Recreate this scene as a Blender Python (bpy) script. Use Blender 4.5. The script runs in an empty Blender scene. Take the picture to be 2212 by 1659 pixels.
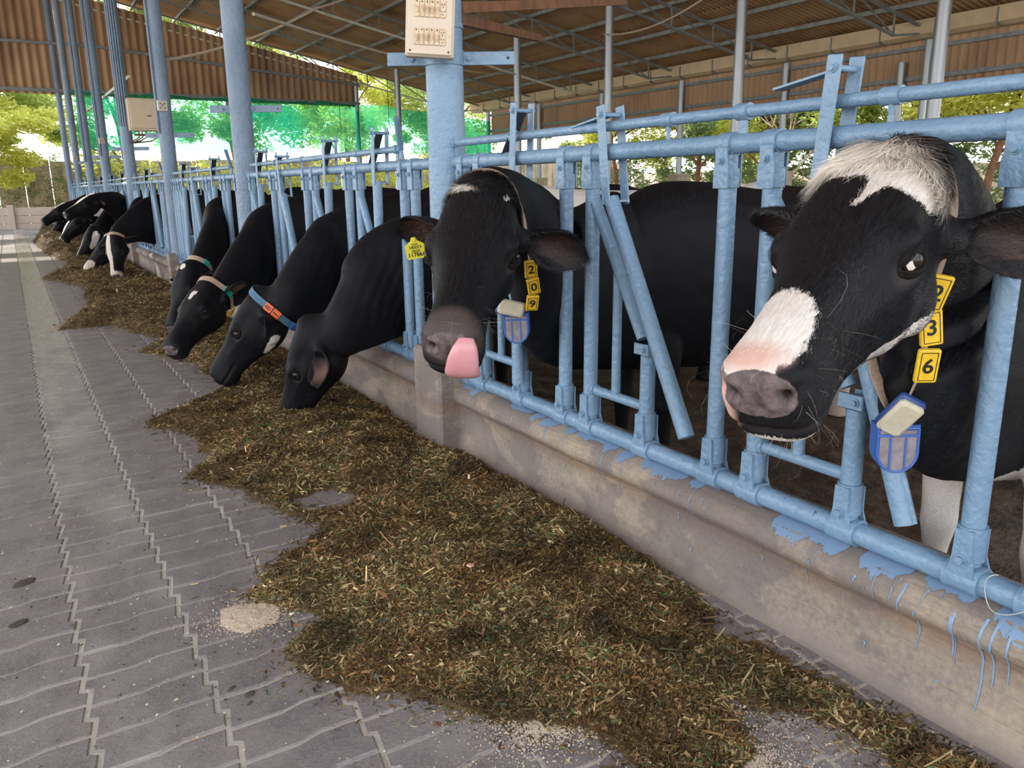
import bpy, math, random
import numpy as np
from mathutils import Vector, Matrix
random.seed(7)
RNG = np.random.default_rng(11)
SC = bpy.context.scene
COL = SC.collection
PI = math.pi

# ---------------------------------------------------------------- camera
cam_data = bpy.data.cameras.new('camera')
cam_data.sensor_width = 36.0
cam_data.lens = 1740.0 / 2212.0 * 36.0
cam_data.clip_start = 0.05
cam_data.clip_end = 400
cam = bpy.data.objects.new('camera', cam_data)
COL.objects.link(cam)
cam.matrix_world = Matrix(((0.8538, 0.1337, -0.5031, 0.0),
                           (-0.5205, 0.1985, -0.8305, 0.0),
                           (-0.0112, 0.9709, 0.2391, 1.3),
                           (0, 0, 0, 1)))
_m = cam.matrix_world.to_3x3()
_q = _m.to_quaternion()
cam.rotation_mode = 'QUATERNION'
cam.matrix_world = Matrix.Translation((0, 0, 1.3)) @ _q.to_matrix().to_4x4()
SC.camera = cam

# ---------------------------------------------------------------- sky, sun, exposure
world = bpy.data.worlds.new('daylight')
SC.world = world
world.use_nodes = True
wn = world.node_tree.nodes
wl = world.node_tree.links
wn.clear()
w_out = wn.new('ShaderNodeOutputWorld')
w_bg = wn.new('ShaderNodeBackground')
w_tc = wn.new('ShaderNodeTexCoord')
w_sep = wn.new('ShaderNodeSeparateXYZ')
w_ramp = wn.new('ShaderNodeValToRGB')
wl.new(w_tc.outputs['Generated'], w_sep.inputs[0])
wl.new(w_sep.outputs['Z'], w_ramp.inputs[0])
e = w_ramp.color_ramp.elements
e[0].position = 0.0
e[0].color = (0.97, 0.96, 0.92, 1)
e[1].position = 0.6
e[1].color = (0.74, 0.86, 1.0, 1)
wl.new(w_ramp.outputs[0], w_bg.inputs['Color'])
w_bg.inputs['Strength'].default_value = 3.0
wl.new(w_bg.outputs[0], w_out.inputs['Surface'])

sun_data = bpy.data.lights.new('sun', 'SUN')
sun_data.energy = 7.0
sun_data.angle = math.radians(0.6)
sun_data.color = (1.0, 0.91, 0.76)
sun = bpy.data.objects.new('sun', sun_data)
COL.objects.link(sun)
SUN_DIR = Vector((-0.28, 0.88, 0.36)).normalized()      # towards the sun
sun.rotation_euler = SUN_DIR.to_track_quat('Z', 'Y').to_euler()
sun.location = (0, 40, 30)

SC.view_settings.view_transform = 'Standard'
SC.view_settings.look = 'None'
SC.view_settings.gamma = 1.0
SC.view_settings.use_curve_mapping = False
SC.view_settings.exposure = 0.35

# ---------------------------------------------------------------- helpers
def tag(o, label=None, cat=None, group=None, kind=None):
    if label: o['label'] = label
    if cat: o['category'] = cat
    if group: o['group'] = group
    if kind: o['kind'] = kind
    return o

def empty(name, loc, label=None, cat=None, group=None):
    o = bpy.data.objects.new(name, None)
    o.empty_display_size = 0.1
    o.location = loc
    COL.objects.link(o)
    tag(o, label, cat, group)
    return o

def nrm(v):
    v = np.asarray(v, float)
    return v / (np.linalg.norm(v) + 1e-12)

class MB:
    """collects vertices and faces; build() links them as ONE mesh object"""
    def __init__(s):
        s.v = []; s.f = []; s.m = []; s.n = 0; s.cur = 0
    def add(s, verts, faces):
        verts = np.asarray(verts, float).reshape(-1, 3)
        s.v.append(verts)
        for f in faces:
            s.f.append(tuple(int(i) + s.n for i in f)); s.m.append(s.cur)
        s.n += len(verts)
        return s
    def box(s, c, d, R=None, bev=0.0):
        c = np.array(c, float); h = np.array(d, float) / 2
        if bev > 0:
            b = min(bev, h.min() * .9)
            pts = []
            for z in (-h[2], -h[2] + b, h[2] - b, h[2]):
                k = b if abs(z) == h[2] else 0
                x, y = h[0] - k, h[1] - k
                bb = b
                pts += [(-x + bb, -y, z), (x - bb, -y, z), (x, -y + bb, z), (x, y - bb, z), (x - bb, y, z), (-x + bb, y, z), (-x, y - bb, z), (-x, -y + bb, z)]
            P = np.array(pts)
            F = [tuple(range(7, -1, -1)), tuple(range(24, 32))]
            for r in range(3):
                for i in range(8):
                    F.append((r * 8 + i, r * 8 + (i + 1) % 8, r * 8 + 8 + (i + 1) % 8, r * 8 + 8 + i))
        else:
            P = np.array([(x, y, z) for x in (-1, 1) for y in (-1, 1) for z in (-1, 1)]) * h
            F = [(0, 1, 3, 2), (4, 6, 7, 5), (0, 4, 5, 1), (2, 3, 7, 6), (0, 2, 6, 4), (1, 5, 7, 3)]
        if R is not None: P = P @ np.asarray(R, float).T
        return s.add(P + c, F)
    def tube(s, path, r, n=12, caps=True, up=None, squash=1.0, hollow=0.0):
        path = [np.array(p, float) for p in path]
        k = len(path)
        rs = r if hasattr(r, '__len__') else [r] * k
        T = []
        for i in range(k):
            a = path[max(i - 1, 0)]; b = path[min(i + 1, k - 1)]
            T.append(nrm(b - a))
        u = np.array(up, float) if up is not None else (np.array([0, 0, 1.]) if abs(T[0][2]) < .9 else np.array([1., 0, 0]))
        V = []
        for i in range(k):
            t = T[i]
            x = nrm(np.cross(u, t)); y = np.cross(t, x); u = y
            for j in range(n):
                a = 2 * PI * j / n
                V.append(path[i] + rs[i] * (math.cos(a) * x + squash * math.sin(a) * y))
        F = []
        for i in range(k - 1):
            for j in range(n):
                F.append((i * n + j, i * n + (j + 1) % n, (i + 1) * n + (j + 1) % n, (i + 1) * n + j))
        if caps:
            F.append(tuple(range(n - 1, -1, -1))); F.append(tuple((k - 1) * n + j for j in range(n)))
        return s.add(V, F)
    def ribbon(s, path, w, side, th=0.001):
        """flat strap following a path; side = width direction per point"""
        k = len(path); V = []
        P = [np.array(p, float) for p in path]
        S = [nrm(q) for q in (side if hasattr(side[0], '__len__') else [side] * k)]
        for i in range(k):
            t = nrm(P[min(i + 1, k - 1)] - P[max(i - 1, 0)])
            nn = nrm(np.cross(t, S[i]))
            for a, b in ((-1, -1), (1, -1), (1, 1), (-1, 1)):
                V.append(P[i] + S[i] * w / 2 * a + nn * th / 2 * b)
        F = [(3, 2, 1, 0), tuple(4 * (k - 1) + j for j in range(4))]
        for i in range(k - 1):
            for j in range(4):
                F.append((4 * i + j, 4 * i + (j + 1) % 4, 4 * i + 4 + (j + 1) % 4, 4 * i + 4 + j))
        return s.add(V, F)
    def prism(s, poly, axis_o, ex, ey, ez, h):
        """2-D polygon in (ex,ey) extruded by h along ez from point axis_o"""
        o = np.array(axis_o, float); ex = np.array(ex, float); ey = np.array(ey, float); ez = np.array(ez, float)
        n = len(poly)
        V = [o + ex * p[0] + ey * p[1] for p in poly] + [o + ex * p[0] + ey * p[1] + ez * h for p in poly]
        F = [tuple(range(n - 1, -1, -1)), tuple(range(n, 2 * n))] + [(i, (i + 1) % n, n + (i + 1) % n, n + i) for i in range(n)]
        return s.add(V, F)
    def hexbolt(s, c, nrm_dir, r, h):
        c = np.array(c, float); d = nrm(nrm_dir)
        s.tube([c, c + d * h * .35], r * 1.45, 14)
        s.tube([c + d * h * .35, c + d * h], r, 6)
        return s
    def sphere(s, c, r, nu=16, nv=10, R=None):
        r = np.array([r] * 3 if not hasattr(r, '__len__') else r, float)
        V = [np.array([0, 0, 1.]) * r]
        for i in range(1, nv):
            for j in range(nu):
                a = PI * i / nv; b = 2 * PI * j / nu
                V.append(np.array([math.sin(a) * math.cos(b), math.sin(a) * math.sin(b), math.cos(a)]) * r)
        V.append(np.array([0, 0, -1.]) * r)
        F = []
        for j in range(nu):
            F.append((0, 1 + j, 1 + (j + 1) % nu))
            F.append((len(V) - 1, 1 + (nv - 2) * nu + (j + 1) % nu, 1 + (nv - 2) * nu + j))
        for i in range(nv - 2):
            for j in range(nu):
                a = 1 + i * nu
                F.append((a + j, a + nu + j, a + nu + (j + 1) % nu, a + (j + 1) % nu))
        V = np.array(V)
        if R is not None: V = V @ np.asarray(R).T
        return s.add(V + np.array(c, float), F)
    def mesh(s, name, mats, smooth=35):
        me = bpy.data.meshes.new(name)
        V = np.concatenate(s.v) if s.v else np.zeros((0, 3))
        me.from_pydata([tuple(p) for p in V.tolist()], [], s.f)
        if not isinstance(mats, (list, tuple)): mats = [mats]
        for m in mats: me.materials.append(m)
        if any(s.m): me.polygons.foreach_set('material_index', s.m)
        if smooth:
            me.polygons.foreach_set('use_smooth', [True] * len(me.polygons))
            try: me.set_sharp_from_angle(angle=math.radians(smooth))
            except Exception: pass
        me.update()
        return me
    def build(s, name, mats, parent=None, smooth=35, loc=None):
        me = s.mesh(name, mats, smooth)
        o = bpy.data.objects.new(name, me)
        COL.objects.link(o)
        if parent is not None:
            o.parent = parent
            if s.v:
                L = np.array(world_loc(parent))
                co = np.concatenate(s.v) - L
                me.vertices.foreach_set('co', co.ravel()); me.update()
        return o

def world_loc(o):
    p = Vector((0, 0, 0))
    while o is not None:
        p = p + Vector(o.location); o = o.parent
    return tuple(p)

def np_mesh(name, V, F, mats, smooth=False, midx=None):
    """fast mesh from numpy arrays; F (m,k) with constant k"""
    me = bpy.data.meshes.new(name)
    V = np.ascontiguousarray(V, dtype=np.float32); F = np.ascontiguousarray(F, dtype=np.int32)
    me.vertices.add(len(V)); me.vertices.foreach_set('co', V.ravel())
    m, k = F.shape
    me.loops.add(m * k); me.loops.foreach_set('vertex_index', F.ravel())
    me.polygons.add(m)
    me.polygons.foreach_set('loop_start', np.arange(0, m * k, k, dtype=np.int32))
    try: me.polygons.foreach_set('loop_total', np.full(m, k, dtype=np.int32))
    except Exception: pass
    if midx is not None: me.polygons.foreach_set('material_index', np.asarray(midx, dtype=np.int32))
    me.polygons.foreach_set('use_smooth', np.full(m, bool(smooth)))
    if not isinstance(mats, (list, tuple)): mats = [mats]
    for mm in mats: me.materials.append(mm)
    me.update(calc_edges=True)
    me.validate()
    return me

def link(name, me, parent=None):
    o = bpy.data.objects.new(name, me)
    COL.objects.link(o)
    if parent is not None: o.parent = parent
    return o

def text_mesh(txt, size, mat_index=0, bold=0.0):
    """flat lettering as (verts, faces) in the xy plane, centred"""
    cu = bpy.data.curves.new('lettering', 'FONT')
    cu.body = txt; cu.size = size; cu.align_x = 'CENTER'; cu.align_y = 'CENTER'
    cu.offset = bold; cu.resolution_u = 3
    ob = bpy.data.objects.new('lettering', cu)
    COL.objects.link(ob)
    dg = bpy.context.evaluated_depsgraph_get()
    me = bpy.data.meshes.new_from_object(ob.evaluated_get(dg))
    V = np.array([v.co[:] for v in me.vertices]).reshape(-1, 3)
    F = [tuple(p.vertices) for p in me.polygons]
    bpy.data.objects.remove(ob); bpy.data.curves.remove(cu); bpy.data.meshes.remove(me)
    return V, F

def add_text(mb, txt, size, o, ex, ey, mi, bold=0.0, lift=0.0006):
    V, F = text_mesh(txt, size, bold=bold)
    ex = nrm(ex); ey = nrm(ey); ez = np.cross(ex, ey)
    P = np.array(o, float) + V[:, :1] * ex + V[:, 1:2] * ey + ez * lift
    old = mb.cur; mb.cur = mi; mb.add(P, F); mb.cur = old
# ---------------------------------------------------------------- materials
class NT:
    def __init__(s, name, rough=0.6, spec=0.5, metal=0.0):
        s.m = bpy.data.materials.new(name); s.m.use_nodes = True
        s.t = s.m.node_tree; s.t.nodes.clear()
        s.out = s.n('ShaderNodeOutputMaterial')
        s.b = s.n('ShaderNodeBsdfPrincipled')
        s.b.inputs['Roughness'].default_value = rough
        s.b.inputs['Metallic'].default_value = metal
        s.b.inputs['Specular IOR Level'].default_value = spec
        s.l(s.b.outputs[0], s.out.inputs[0])
    def n(s, k, **kw):
        x = s.t.nodes.new(k)
        for a, b in kw.items(): setattr(x, a, b)
        return x
    def l(s, a, b): s.t.links.new(a, b)
    def put(s, sock, v):
        if hasattr(v, 'is_linked') or hasattr(v, 'links'): s.l(v, sock)
        else: sock.default_value = v
    def coord(s, kind='Object', scale=(1, 1, 1), rot=(0, 0, 0)):
        tc = s.n('ShaderNodeTexCoord'); mp = s.n('ShaderNodeMapping')
        s.l(tc.outputs[kind], mp.inputs[0])
        mp.inputs['Scale'].default_value = scale; mp.inputs['Rotation'].default_value = rot
        return mp.outputs[0]
    def geo(s, scale=(1, 1, 1)):
        g = s.n('ShaderNodeNewGeometry'); mp = s.n('ShaderNodeMapping')
        s.l(g.outputs['Position'], mp.inputs[0]); mp.inputs['Scale'].default_value = scale
        return mp.outputs[0]
    def noise(s, vec, scale=5, det=4, rough=.55, dist=0.0):
        x = s.n('ShaderNodeTexNoise'); s.l(vec, x.inputs['Vector'])
        x.inputs['Scale'].default_value = scale; x.inputs['Detail'].default_value = det
        x.inputs['Roughness'].default_value = rough; x.inputs['Distortion'].default_value = dist
        return x.outputs['Fac']
    def vor(s, vec, scale=5, feat='F1', out='Distance', rnd=1.0):
        x = s.n('ShaderNodeTexVoronoi', feature=feat); s.l(vec, x.inputs['Vector'])
        x.inputs['Scale'].default_value = scale; x.inputs['Randomness'].default_value = rnd
        return x.outputs[out]
    def ramp(s, fac, stops, interp='LINEAR'):
        x = s.n('ShaderNodeValToRGB'); s.l(fac, x.inputs[0]); x.color_ramp.interpolation = interp
        el = x.color_ramp.elements
        while len(el) > 1: el.remove(el[-1])
        for i, (p, c) in enumerate(stops):
            c = tuple(c) if hasattr(c, '__len__') else (c, c, c)
            if len(c) == 3: c = c + (1,)
            if i == 0: el[0].position = p; el[0].color = c
            else: q = el.new(p); q.color = c
        return x.outputs[0]
    def mix(s, fac, a, b, mode='MIX'):
        x = s.n('ShaderNodeMix', data_type='RGBA', blend_type=mode)
        s.put(x.inputs[0], fac)
        for sk, v in ((x.inputs[6], a), (x.inputs[7], b)):
            if isinstance(v, tuple): v = v + (1,) if len(v) == 3 else v
            s.put(sk, v)
        return x.outputs[2]
    def math(s, op, a, b=0.0, c=0.0):
        x = s.n('ShaderNodeMath', operation=op)
        s.put(x.inputs[0], a); s.put(x.inputs[1], b)
        if op in ('MULTIPLY_ADD', 'SMOOTH_MIN', 'COMPARE'): s.put(x.inputs[2], c)
        return x.outputs[0]
    def attr(s, name, out='Fac'):
        x = s.n('ShaderNodeAttribute'); x.attribute_name = name
        return x.outputs[out]
    def bump(s, h, strength=.3, dist=.01, prev=None):
        x = s.n('ShaderNodeBump'); s.l(h, x.inputs['Height'])
        x.inputs['Strength'].default_value = strength; x.inputs['Distance'].default_value = dist
        if prev is not None: s.l(prev, x.inputs['Normal'])
        s.l(x.outputs[0], s.b.inputs['Normal'])
        return x.outputs[0]
    def color(s, v):
        if isinstance(v, tuple): v = v + (1,) if len(v) == 3 else v
        s.put(s.b.inputs['Base Color'], v); return s
    def rough(s, v): s.put(s.b.inputs['Roughness'], v); return s

def simple(name, col, rough=.6, metal=0.0, spec=.5, nz=0.0, nsc=30):
    k = NT(name, rough, spec, metal)
    if nz > 0:
        g = k.geo(); f = k.noise(g, nsc, 4)
        k.color(k.mix(k.ramp(f, [(0.3, 0), (0.7, 1)]), tuple(c * (1 - nz) for c in col), tuple(min(1, c * (1 + nz)) for c in col)))
        k.bump(f, .15, .004)
    else: k.color(col)
    return k.m

M = {}
# blue enamel on pipes: thick lumpy brushed coat, a few chips
k = NT('blue_paint', .36)
g = k.geo()
f1 = k.noise(g, 3.0, 3); f2 = k.noise(g, 95, 3, .6); f3 = k.noise(g, 38, 2, .5)
base = k.mix(k.ramp(f1, [(.35, 0), (.65, 1)]), (.150, .250, .372), (.185, .295, .430))
chip = k.ramp(k.noise(k.geo((1, 1, .6)), 26, 5, .7), [(.70, 0), (.725, 1)])
base = k.mix(chip, base, (.05, .06, .07))
rust = k.ramp(k.noise(g, 9, 6, .7), [(.69, 0), (.76, .6)])
base = k.mix(rust, base, (.32, .24, .17))
k.color(base)
k.rough(k.ramp(f3, [(.3, .28), (.7, .48)]))
nb = k.bump(f3, .6, .010); k.bump(f2, .35, .004, nb)
M['blue'] = k.m
# column paint: same enamel, lumpier, greyer; backlit shade of far columns put into colour
k = NT('column_paint', .4)
g = k.geo()
f1 = k.noise(g, 2.0, 3); f3 = k.noise(g, 24, 4, .6); f2 = k.noise(g, 70, 3, .6)
base = k.mix(k.ramp(f1, [(.35, 0), (.65, 1)]), (.145, .21, .30), (.19, .265, .37))
base = k.mix(k.ramp(k.noise(g, 30, 5, .7), [(.66, 0), (.72, .8)]), base, (.12, .13, .14))
k.color(base); k.rough(k.ramp(f3, [(.3, .3), (.7, .5)]))
nb = k.bump(f3, .8, .022); k.bump(f2, .45, .007, nb)
M['column'] = k.m
# bare galvanised steel of the inner columns
k = NT('galvanised', .35, .5, .75)
g = k.geo((1, 1, .15)); f = k.noise(g, 14, 5, .7)
k.color(k.mix(f, (.20, .22, .25), (.42, .44, .47))); k.rough(k.ramp(f, [(.3, .3), (.7, .5)]))
M['galv'] = k.m
M['truss'] = simple('truss_steel', (.20, .22, .23), .55, .3, nz=.25, nsc=9)
M['purlin'] = simple('purlin_steel', (.25, .26, .25), .55, .3, nz=.3, nsc=6)
M['light_steel'] = simple('pale_steel', (.55, .58, .52), .5, .2, nz=.2, nsc=6)
M['dark_steel'] = simple('dark_steel', (.035, .04, .05), .55, .2, nz=.3, nsc=30)
M['wire'] = simple('wire', (.05, .05, .05), .6)
M['pale_wire'] = simple('pale_cable', (.42, .34, .26), .7)
M['rusty'] = simple('rusty_channel', (.17, .075, .04), .8, nz=.3, nsc=12)
# concrete curb
k = NT('concrete', .85)
g = k.geo(); gz = k.geo((1, 1, .35)); gy = k.geo((6, .8, 6))
f1 = k.noise(g, 2.3, 5, .6); f2 = k.noise(g, 60, 4, .7); f3 = k.noise(gz, 7, 5, .65); f4 = k.noise(gy, 10, 4, .7)
c = k.mix(k.ramp(f1, [(.35, 0), (.66, 1)]), (.19, .155, .13), (.35, .275, .205))
c = k.mix(k.ramp(f3, [(.40, 0), (.66, .8)]), c, (.17, .14, .13))
c = k.mix(k.ramp(f2, [(.35, 0), (.75, .45)]), c, (.50, .41, .32))
sx = k.n('ShaderNodeSeparateXYZ'); k.l(k.geo(), sx.inputs[0])
ridge = k.ramp(k.math('ADD', sx.outputs['Z'], k.math('MULTIPLY', f1, .05)), [(.19, 0), (.255, 1), (.30, 0)])
c = k.mix(k.ramp(k.noise(k.geo((3, .6, 9)), 14, 4, .7), [(.5, 0), (.7, .5)]), c, (.16, .12, .09))
c = k.mix(k.math('MULTIPLY', ridge, k.ramp(f4, [(.35, .25), (.6, .95)])), c, (.22, .12, .07))
pat = k.ramp(k.noise(k.geo((1, 1.2, 2.2)), 1.7, 6, .6, .4), [(.47, 0), (.52, 1)])
c = k.mix(k.math('MULTIPLY', pat, .6), c, (.145, .118, .115))
low = k.ramp(k.math('ADD', sx.outputs['Z'], k.math('MULTIPLY', f3, .10)), [(.07, 1), (.12, 0)])
c = k.mix(k.math('MULTIPLY', low, .55), c, (.30, .24, .21))
k.color(c)
nb = k.bump(f2, .5, .004); nb = k.bump(f4, .25, .006, nb); k.bump(f1, .4, .03, nb)
M['concrete'] = k.m
M['pedestal'] = simple('pedestal_concrete', (.36, .29, .22), .9, nz=.2, nsc=8)
k = NT('precast_concrete', .9)
g = k.geo(); f = k.noise(g, 3, 5, .6)
k.color(k.mix(f, (.46, .37, .33), (.68, .58, .52))); k.bump(k.noise(g, 25, 4), .3, .01)
M['precast'] = k.m
k = NT('old_wall', .95)
g = k.geo((1.5, 1.5, .5)); f = k.noise(g, 2.2, 6, .7)
k.color(k.mix(k.ramp(f, [(.3, 0), (.7, 1)]), (.20, .15, .10), (.50, .40, .28))); k.bump(f, .5, .08)
M['oldwall'] = k.m
# pavers
k = NT('paver', .55)
g = k.geo(); f1 = k.noise(g, 1.6, 4, .6); f2 = k.noise(g, 110, 3, .7); f3 = k.noise(g, 16, 5, .7); f4 = k.noise(g, 5.5, 5, .65)
wob = k.noise(k.geo((1, 1.5, 1)), 85, 1, .5, 1.2)
tint = k.attr('tint', 'Fac')
c = k.mix(k.ramp(f1, [(.35, 0), (.65, 1)]), (.185, .165, .168), (.27, .24, .228))
c = k.mix(k.math('MULTIPLY', tint, .7), c, (.215, .185, .175))
c = k.mix(k.ramp(f4, [(.42, 0), (.66, .75)]), c, (.115, .105, .110))
c = k.mix(k.ramp(f3, [(.55, 0), (.8, .5)]), c, (.33, .28, .24))
c = k.mix(k.ramp(wob, [(.45, 0), (.6, .38)]), c, (.32, .295, .29))
# wheel-polished strip of pavers, with its bright sheen painted in as paler colour
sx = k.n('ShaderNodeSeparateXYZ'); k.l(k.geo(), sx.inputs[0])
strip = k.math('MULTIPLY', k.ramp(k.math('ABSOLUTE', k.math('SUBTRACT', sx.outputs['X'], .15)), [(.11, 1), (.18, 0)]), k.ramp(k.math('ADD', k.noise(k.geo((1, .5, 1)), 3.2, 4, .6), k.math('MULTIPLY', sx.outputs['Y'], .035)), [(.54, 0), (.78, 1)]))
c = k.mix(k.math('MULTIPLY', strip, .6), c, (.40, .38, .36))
k.color(c)
rg = k.ramp(k.math('ADD', k.math('MULTIPLY', f1, .5), k.math('MULTIPLY', f3, .5)), [(.35, .30), (.62, .58)])
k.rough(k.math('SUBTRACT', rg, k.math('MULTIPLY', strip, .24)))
nb = k.bump(wob, .45, .0035); k.bump(f2, .25, .002, nb)
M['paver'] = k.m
k = NT('joint_sand', .95)
f = k.noise(k.geo(), 55, 4, .7)
k.color(k.mix(f, (.36, .31, .27), (.60, .53, .46))); k.bump(f, .5, .004)
M['sand'] = k.m
k = NT('meal', .95)
f = k.noise(k.geo(), 240, 2, .7)
k.color(k.mix(k.ramp(f, [(.35, 0), (.65, 1)]), (.36, .26, .18), (.80, .66, .52))); k.bump(f, .8, .003)
M['meal'] = k.m
# cow yard mud
k = NT('mud', .5)
g = k.geo(); f1 = k.noise(g, 5, 6, .7); f2 = k.noise(g, 28, 5, .7); f3 = k.noise(g, 1.2, 3)
c = k.mix(k.ramp(f1, [(.35, 0), (.7, 1)]), (.048, .030, .021), (.145, .092, .060))
c = k.mix(k.ramp(f2, [(.58, 0), (.75, .8)]), c, (.24, .175, .115))
k.color(c); k.rough(k.ramp(f2, [(.35, .5), (.65, .85)]))
nb = k.bump(f1, .8, .08); k.bump(f2, .8, .02, nb)
M['mud'] = k.m
k = NT('dry_ground', .95)
g = k.geo(); f = k.noise(g, .6, 5, .6)
k.color(k.mix(f, (.42, .34, .24), (.60, .50, .38))); k.bump(k.noise(g, 8, 4), .4, .05)
M['dryground'] = k.m
# silage bed and chips
k = NT('silage_bed', .9)
g = k.geo(); f1 = k.noise(g, 26, 5, .75, .5); f2 = k.noise(k.geo((1, 3, 1)), 60, 4, .7, 1.0); f3 = k.noise(g, 3.2, 3)
c = k.ramp(f2, [(.25, (.045, .026, .011)), (.45, (.12, .075, .030)), (.6, (.21, .14, .062)), (.78, (.36, .26, .13))])
c = k.mix(k.ramp(f3, [(.4, 0), (.7, .5)]), c, (.13, .065, .02))
k.color(c); nb = k.bump(f1, .9, .02); k.bump(f2, .9, .01, nb)
M['bed'] = k.m
k = NT('silage_chip', .75, .3)
k.color(k.attr('Col', 'Color'))
M['chip'] = k.m
# fibre-cement roof and cladding sheets
def sheet_mat(name, a, b, stain):
    k = NT(name, .9, .2)
    g = k.geo((1, 1, .3)); f = k.noise(g, 2.2, 5, .65); f2 = k.noise(k.geo(), 18, 3, .6)
    c = k.mix(f, a, b); c = k.mix(k.ramp(k.noise(g, 1.0, 4, .6), [(.5, 0), (.72, .8)]), c, stain)
    k.color(c); k.bump(f2, .2, .01); return k.m
M['roof'] = sheet_mat('roof_sheet', (.32, .19, .105), (.50, .325, .19), (.21, .12, .065))
M['clad'] = sheet_mat('cladding_sheet', (.33, .205, .125), (.48, .32, .205), (.19, .115, .08))
M['gutter'] = simple('gutter_sheet', (.60, .46, .30), .7, nz=.12, nsc=3)
# shade net: woven, lets some light and view through
k = NT('shade_net', .6)
g = k.geo(); f = k.noise(k.geo((.25, .25, 6)), 6, 4, .6); f2 = k.noise(g, .9, 3)
tr = k.n('ShaderNodeBsdfTransparent'); tl = k.n('ShaderNodeBsdfTranslucent'); m1 = k.n('ShaderNodeMixShader'); m2 = k.n('ShaderNodeMixShader')
c = k.mix(f, (.0, .30, .17), (.01, .48, .29)); k.color(c)
k.put(tl.inputs['Color'], c); tr.inputs['Color'].default_value = (.48, 1.0, .80, 1)
m1.inputs[0].default_value = .6; k.l(k.b.outputs[0], m1.inputs[1]); k.l(tl.outputs[0], m1.inputs[2])
k.l(k.ramp(k.math('ADD', k.math('MULTIPLY', f, .6), k.math('MULTIPLY', f2, .4)), [(.35, .45), (.65, .66)]), m2.inputs[0])
k.l(m1.outputs[0], m2.inputs[1]); k.l(tr.outputs[0], m2.inputs[2]); k.l(m2.outputs[0], k.out.inputs[0])
M['net'] = k.m
# leaves
def leaf_mat(name, a, b, tcol):
    k = NT(name, .55, .35)
    oi = k.noise(k.geo(), 1.1, 3); f = k.attr('Col', 'Fac')
    c = k.mix(f, a, b); k.color(c)
    tl = k.n('ShaderNodeBsdfTranslucent'); k.put(tl.inputs['Color'], tcol + (1,))
    m1 = k.n('ShaderNodeMixShader'); m1.inputs[0].default_value = .5
    k.l(k.b.outputs[0], m1.inputs[1]); k.l(tl.outputs[0], m1.inputs[2]); k.l(m1.outputs[0], k.out.inputs[0])
    return k.m
M['leaf_yellow'] = leaf_mat('leaf_yellow', (.30, .33, .06), (.55, .54, .12), (.85, .86, .22))
M['leaf_green'] = leaf_mat('leaf_green', (.14, .20, .05), (.32, .36, .09), (.50, .58, .14))
M['leaf_dark'] = leaf_mat('leaf_dark', (.08, .12, .05), (.18, .23, .10), (.25, .33, .12))
M['bark'] = simple('bark', (.20, .10, .06), .9, nz=.35, nsc=12)
M['pale_bark'] = simple('pale_bark', (.50, .38, .30), .9, nz=.2, nsc=12)
# fittings
k = NT('board_plastic', .55)
g = k.geo(); f = k.noise(g, 45, 5, .75); f1 = k.noise(g, 8, 3)
c = k.mix(f1, (.55, .45, .36), (.68, .58, .48)); c = k.mix(k.ramp(f, [(.62, 0), (.72, .7)]), c, (.16, .09, .05))
k.color(c); M['board'] = k.m
M['switch'] = simple('switch_ivory', (.58, .44, .30), .45, nz=.3, nsc=60)
M['panel'] = simple('panel_cream', (.55, .44, .33), .6, nz=.08, nsc=8)
M['socket'] = simple('socket_white', (.60, .54, .48), .5)
M['black'] = simple('black', (.012, .012, .012), .5)
M['yellow'] = simple('yellow_plastic', (.80, .50, .02), .45, nz=.12, nsc=60)
M['tagyellow'] = simple('ear_tag_yellow', (.72, .62, .05), .5)
M['orange'] = simple('orange_plastic', (.85, .15, .04), .45)
M['green_tag'] = simple('green_plastic', (.0, .28, .20), .45)
M['strap'] = simple('webbing', (.42, .30, .22), .85, nz=.2, nsc=120)
M['strap_blue'] = simple('blue_webbing', (.05, .13, .20), .7, nz=.3, nsc=80)
M['navy'] = simple('navy_plastic', (.02, .055, .22), .4, nz=.2, nsc=40)
M['bluep'] = simple('blue_plastic', (.04, .11, .38), .4)
M['greyplastic'] = simple('pale_grey_plastic', (.50, .45, .34), .5, nz=.12, nsc=50)
M['smoky'] = simple('smoky_window', (.22, .19, .21), .35, nz=.25, nsc=40)
M['sign'] = simple('sign_navy', (.02, .025, .05), .4)
M['white'] = simple('white', (.75, .75, .75), .5)
k = NT('drip_paint', .45); k.color((.20, .30, .45)); M['drip'] = k.m
# animals
k = NT('cow_coat', .5, .16)
hl = k.n('ShaderNodeAttribute'); hl.attribute_name = 'hl'
mp = k.n('ShaderNodeMapping'); k.l(hl.outputs['Vector'], mp.inputs[0]); mp.inputs['Scale'].default_value = (14, 150, 150)
st = k.noise(mp.outputs[0], 1.6, 3, .6, .6)
mp2 = k.n('ShaderNodeMapping'); k.l(hl.outputs['Vector'], mp2.inputs[0]); mp2.inputs['Scale'].default_value = (20, 60, 60)
ed = k.noise(mp2.outputs[0], 1.5, 4, .7)
big = k.noise(hl.outputs['Vector'], 6, 3)
wh = k.math('ADD', k.attr('white'), k.math('MULTIPLY', k.math('SUBTRACT', ed, .5), .030))
whm = k.ramp(wh, [(.0, 0), (.0035, 1)])
blk = k.mix(k.ramp(st, [(.42, 0), (.75, 1)]), (.0035, .0035, .0048), (.013, .013, .017))
blk = k.mix(k.ramp(big, [(.45, 0), (.7, .5)]), blk, (.008, .007, .008))
blk = k.mix(k.attr('warm'), blk, (.070, .055, .052))
wcol = k.mix(k.ramp(st, [(.4, 0), (.7, 1)]), (.60, .54, .49), (.74, .71, .69))
wcol = k.mix(k.attr('dirt'), wcol, (.40, .27, .17))
c = k.mix(whm, blk, wcol)
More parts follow.
